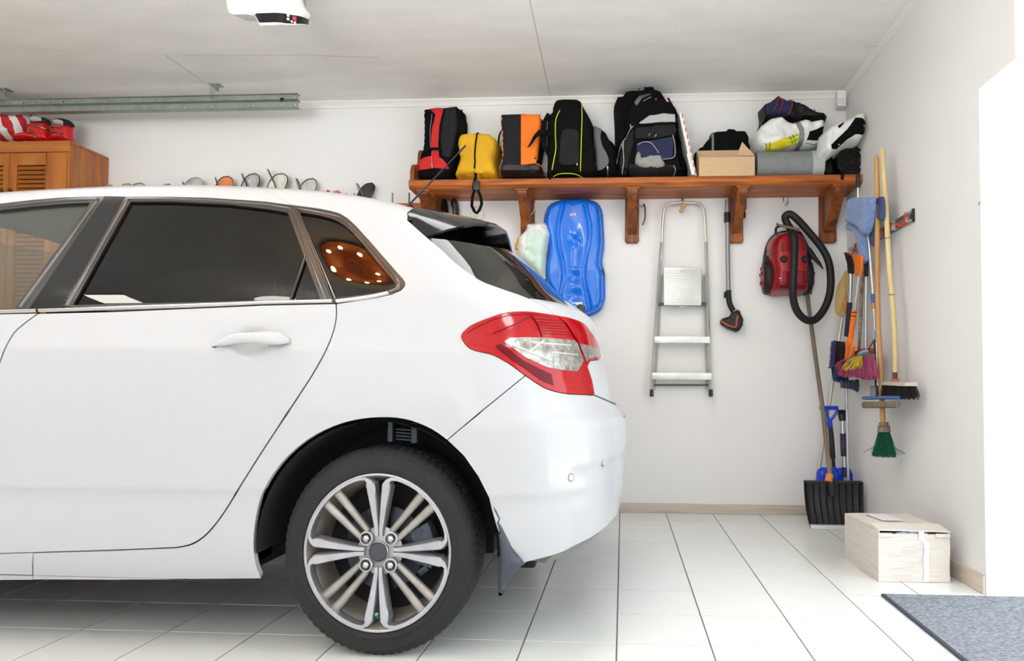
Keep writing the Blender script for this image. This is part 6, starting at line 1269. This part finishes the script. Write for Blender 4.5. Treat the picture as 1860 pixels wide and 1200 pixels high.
# snow shovels
bot = at(1470, 957.5, Z=.004); Yb = bot.y; SHB = M('shovel_black', (24, 24, 26), .4, bump=(60, .1))
t = thing('snow_shovel', 'black ribbed snow shovel with weathered wooden handle', 'shovel', (bot.x+.17, Yb, 0))
xL = at(1461, 900, Y=4.33).x; wS = .345; zT = at(1500, 872, Y=4.41).z
prof = [(Yb-.005, .004), (Yb+.02, .03), (Yb+.055, .10), (Yb+.072, .17), (Yb+.078, .24), (Yb+.078, zT)]
def blade(x0, w_, prof, n, rib, m, nm, t, th=.004, notch=True):
    R_ = []; prof = smoothline(prof, 4); nn = len(prof)
    xs = []
    for k in range(n): xs += [(k, 0), (k+.38, 0), (k+.5, rib), (k+.62, 0)]
    xs.append((n, 0))
    for xk, rb in xs:
        x = x0+w_*xk/n; side = abs(xk/n-.5)*2; cur = -.020*max(0, (side-.8)/.2)**2; col = []
        for i, (y, z) in enumerate(prof):
            zz = z+(-.012*math.exp(-((xk/n-.5)/.09)**2) if i == nn-1 and notch else 0); x_ = x+(.016*(xk/n-.5)*-2*(1-z/prof[-1][1])**2)
            col.append((x_, y+cur-(rb if 2 < i < nn-2 else 0), zz))
        R_.append(col+[(a, b+th, c) for a, b, c in col[::-1]])
    MB().loft(R_).build(nm, m, t, sharp=50)
blade(xL, wS, prof, 9, .007, SHB, 'blade', t); MB().loft([[(x, Yb-.022, .001), (x, Yb-.014, .022), (x, Yb+.006, .024), (x, Yb+.002, .001)] for x in (xL+.018, xL+wS-.018)]).build('metal_edge', M('edge_alu', (190, 192, 190), .35, metal=.7), t)
MB().box((xL+.004, Yb+.068, zT-.012), (xL+wS*.47, Yb+.090, zT+.006), .004).build('top_rim', SHB, t); MB().box((xL+wS*.53, Yb+.068, zT-.012), (xL+wS-.004, Yb+.090, zT+.006), .004).build('top_rim', SHB, t)
hp = [at(1512, 900, Y=Yb+.055), at(1508, 872, Y=Yb+.075), at(1494, 740, Y=4.50), at(1480, 640, Y=4.58), at(1466, 532, Y=4.66)]
MB().tube([hp[0], hp[1], at(1507, 861, Y=Yb+.08)], [.020, .024, .021], 10).build('socket', SHB, t); MB().tube([at(1507.5, 862, Y=Yb+.08), at(1505, 875, Y=Yb+.062)], .0225, 10).build('orange_socket', M('socket_orange', (224, 128, 60), .5), t)
MB().tube([at(1508, 866, Y=Yb+.08)]+hp[2:], [.0145, .014, .0135, .013], 12).build('handle', WDG, t)
SB = M('shovel_blue', (14, 60, 206), .35); Y = 4.52
t = thing('snow_shovel', 'blue snow shovel with d-handle standing behind the black one', 'shovel', at(1518, 940, Y=Y))
o = px([(1485, 860), (1488, 853), (1496, 849), (1512, 850), (1519, 854), (1526, 850), (1540, 849), (1548, 853), (1552, 862), (1552, 885), (1552, 930), (1485, 930)], Y); Puff(o, Y+.03, .04, R=.03, smooth=False).build('blade', SB, t)
MB().tube(px3([(1518, 872), (1517, 856), (1514.5, 848)], Y=Y-.03), [.022, .020, .014], 10).build('blade_socket', SB, t); MB().tube(px3([(1514.5, 850), (1512.5, 826)], Y=Y), .011, 10).build('tube', PLAST, t); MB().tube(px3([(1513, 832), (1510.5, 797), (1508, 775)], Y=Y), [.016, .016, .0155], 12).build('grip_sleeve', PLAST, t)
MB().tube(px3([(1508, 776), (1507, 768), (1509, 760)], Y=Y), [.017, .017, .008], 10).build('neck', SB, t); MB().tube(smoothline([tuple(v) for v in px3([(1507, 764), (1513, 758), (1519, 749), (1520, 740)], Y=Y)], 4), .009, 8).build('d_handle', SB, t); MB().tube(smoothline([tuple(v) for v in px3([(1507, 764), (1503, 755), (1502, 748), (1500, 740)], Y=Y)], 4), .008, 8).build('d_handle', SB, t)
MB().tube(px3([(1489, 740.5), (1522, 740.5)], Y=Y), .0125, 10).build('cross_grip', SB, t)
Y = 4.48; t = thing('snow_broom', 'silver snow brush with black head standing in the corner', 'snow brush', at(1535, 930, Y=Y))
MB().tube(px3([(1530, 763), (1531, 788)], Y=Y), .0135, 12).build('tube', ALU, t); MB().tube(px3([(1531, 787), (1533, 828)], Y=Y), [.018, .019], 12).build('grip', NB, t)
for k in range(4): MB().tube(px3([(1531.7+k*.2, 799+k*4), (1531.8+k*.2, 800.5+k*4)], Y=Y), .0195, 12).build('grip_ring', M('ring_plum', (110, 40, 90), .6), t)
MB().tube(px3([(1533, 826), (1534.5, 850)], Y=Y), .0135, 12).build('tube', ALU, t); MB().tube(px3([(1534.5, 848), (1535, 866)], Y=Y), .0165, 12).build('lower_grip', NB, t); MB().tube(px3([(1535, 865), (1537, 925)], Y=Y), .0125, 12).build('tube', ALU, t)
MB().tube(px3([(1529, 748), (1529, 752), (1530, 764)], Y=Y), [.020, .024, .018], 12).build('brush_head', PLAST, t); b = MB(); tuft(b, (1523, 752), (1535, 752), 160, Y, (0, 0, .024), j=.004); tag(b.build('brush_bristles', MATS['bristle_black'], t), kind='stuff')

# ------------------------------------------------------------------ cardboard box wrapped in film
F0, F1, K0 = at(1596, 1056, Z=0), at(1726, 1058, Z=0), at(1535, 1015, Z=0)
t = thing('cardboard_box', 'beige cardboard box wrapped in clear film on the tile floor', 'box', ((F0.x+F1.x)/2, (F0.y+K0.y)/2, 0))
CBP = M('box_beige', (222, 213, 204), .6, noise_=(5, .05), bump=(12, .35), stretch=(1, 1, 5)); ht = at(1592, 962, Y=F0.y).z; dy = K0.y-F0.y; d_ = Vector((K0.x-F0.x, dy, 0)); w_ = F1-F0; ht2 = at(1531, 932, Y=K0.y).z
def BP_(a, b, z): return F0+w_*a+d_*b+Vector((0, 0, z))
def slab(p, th, nm, m=CBP):   # p: 4 corners; thickness vector
    th = Vector(th); mb = MB(); n = 9; R_ = []
    g = lambda o_: [[p[0].lerp(p[1], i/n).lerp(p[3].lerp(p[2], i/n), j/n)+o_ for i in range(n+1)] for j in range(n+1)]
    vs = []; fs = []
    for o_ in (Vector((0, 0, 0)), th):
        k = len(vs)
        for row in g(o_):
            for v in row: vs.append(v+th.normalized()*(.0035*noise.noise(v*14)))
        fs += [(k+j*(n+1)+i, k+j*(n+1)+i+1, k+(j+1)*(n+1)+i+1, k+(j+1)*(n+1)+i) for j in range(n) for i in range(n)]
    N = (n+1)**2; e = [j for j in range(n+1)]+[j*(n+1)+n for j in range(1, n+1)]+[n*(n+1)+j for j in range(n-1, -1, -1)]+[j*(n+1) for j in range(n-1, 0, -1)]
    fs += [(e[i], e[(i+1) % len(e)], N+e[(i+1) % len(e)], N+e[i]) for i in range(len(e))]; return mb.add(vs, fs).build(nm, m, t, sharp=60)
hf = ht-.016
slab([BP_(0, 0, .001), BP_(1, 0, .001), BP_(1.0, 0, hf), BP_(0, 0, hf)], (0, .005, 0), 'front_panel'); slab([BP_(0, 0, .001), BP_(0, 1, .001), BP_(0, 1, ht2), BP_(0, 0, ht)], (.005, 0, 0), 'side_panel'); slab([BP_(1, 0, .001), BP_(1, 1, .001), BP_(1, 1, ht2), BP_(1, 0, ht)], (-.005, 0, 0), 'side_panel'); slab([BP_(0, 1, .001), BP_(1, 1, .001), BP_(1, 1, ht2), BP_(0, 1, ht2)], (0, -.005, 0), 'back_panel')
slab([BP_(-.01, .16, ht+.004), BP_(1.01, .16, ht+.004), BP_(1, 1, ht2+.002), BP_(0, 1, ht2+.002)], (0, 0, -.004), 'top_panel'); slab([BP_(-.0, -.02, ht+.004), BP_(1.0, -.02, ht-.002), BP_(1, .24, ht+.012), BP_(0, .24, ht+.012)], (0, 0, -.005), 'top_flap'); slab([BP_(0, 0, .002), BP_(1, 0, .002), BP_(1, 1, .002), BP_(0, 1, .002)], (0, 0, .004), 'bottom')
for a, b in ((0, .19), (.80, 1.0)): p0 = BP_(a, -.008, hf-.012); p1 = BP_(b, -.008, hf+.004); MB().box((p0.x, p0.y-.002, p0.z), (p1.x, p0.y+.002, p1.z), .001).build('front_tab', CBP, t)
MB().box(tuple(BP_(.05, .03, ht-.03)), tuple(BP_(.95, .5, ht-.01))).build('dark_contents', M('contents_dark', (54, 52, 58), .6, noise_=(30, .5)), t)
fl = MB()
for k in range(7): a = .3+.36*k/6; p = BP_(a, -.004, hf+.001); fl.sphere((p.x, p.y+.01, p.z), (.014, .008, .006+.003*(k % 2)), 8, 6)
fl.build('crumpled_film', M('film_blue', (170, 190, 210), .2, coat=.5), t)
FILM = M('tape_white', (240, 242, 246), .18, coat=.6); mb = MB(); R_ = []
for a, b, z in ((.60, -.03, hf+.012), (.60, -.02, hf-.016), (.66, -.02, hf-.034), (.68, -.018, hf-.055), (.66, -.016, hf-.10), (.665, -.016, .05), (.66, -.016, .003)): p = BP_(a, 0, z); R_.append([(p.x-.011, p.y-.0045, p.z), (p.x+.011, p.y-.0045, p.z), (p.x+.011, p.y-.003, p.z), (p.x-.011, p.y-.003, p.z)])
mb.loft(R_).build('tape_strip', FILM, t)
for k in range(14):
    z = random.uniform(.02, hf-.04); a = random.uniform(.02, .5); b = a+random.uniform(.2, .45); p = BP_(a, 0, z); q = BP_(b, 0, z+random.uniform(-.02, .02)); MB().tube([p+Vector((0, -.0025, 0)), (p+q)/2+Vector((0, -.0028, random.uniform(-.004, .004))), q+Vector((0, -.0025, 0))], .0016, 4, flat=.5).build('film_crease', FILM, t)
q = [BP_(.30, .45, ht+.0085), BP_(.62, .45, ht+.0085), BP_(.58, .86, ht2+.0085), BP_(.26, .86, ht2+.0085)]; MB().loft([[tuple(v) for v in q], [tuple(v-Vector((0, 0, .001))) for v in q]]).build('address_label', M('label_white', (236, 236, 240), .4), t)
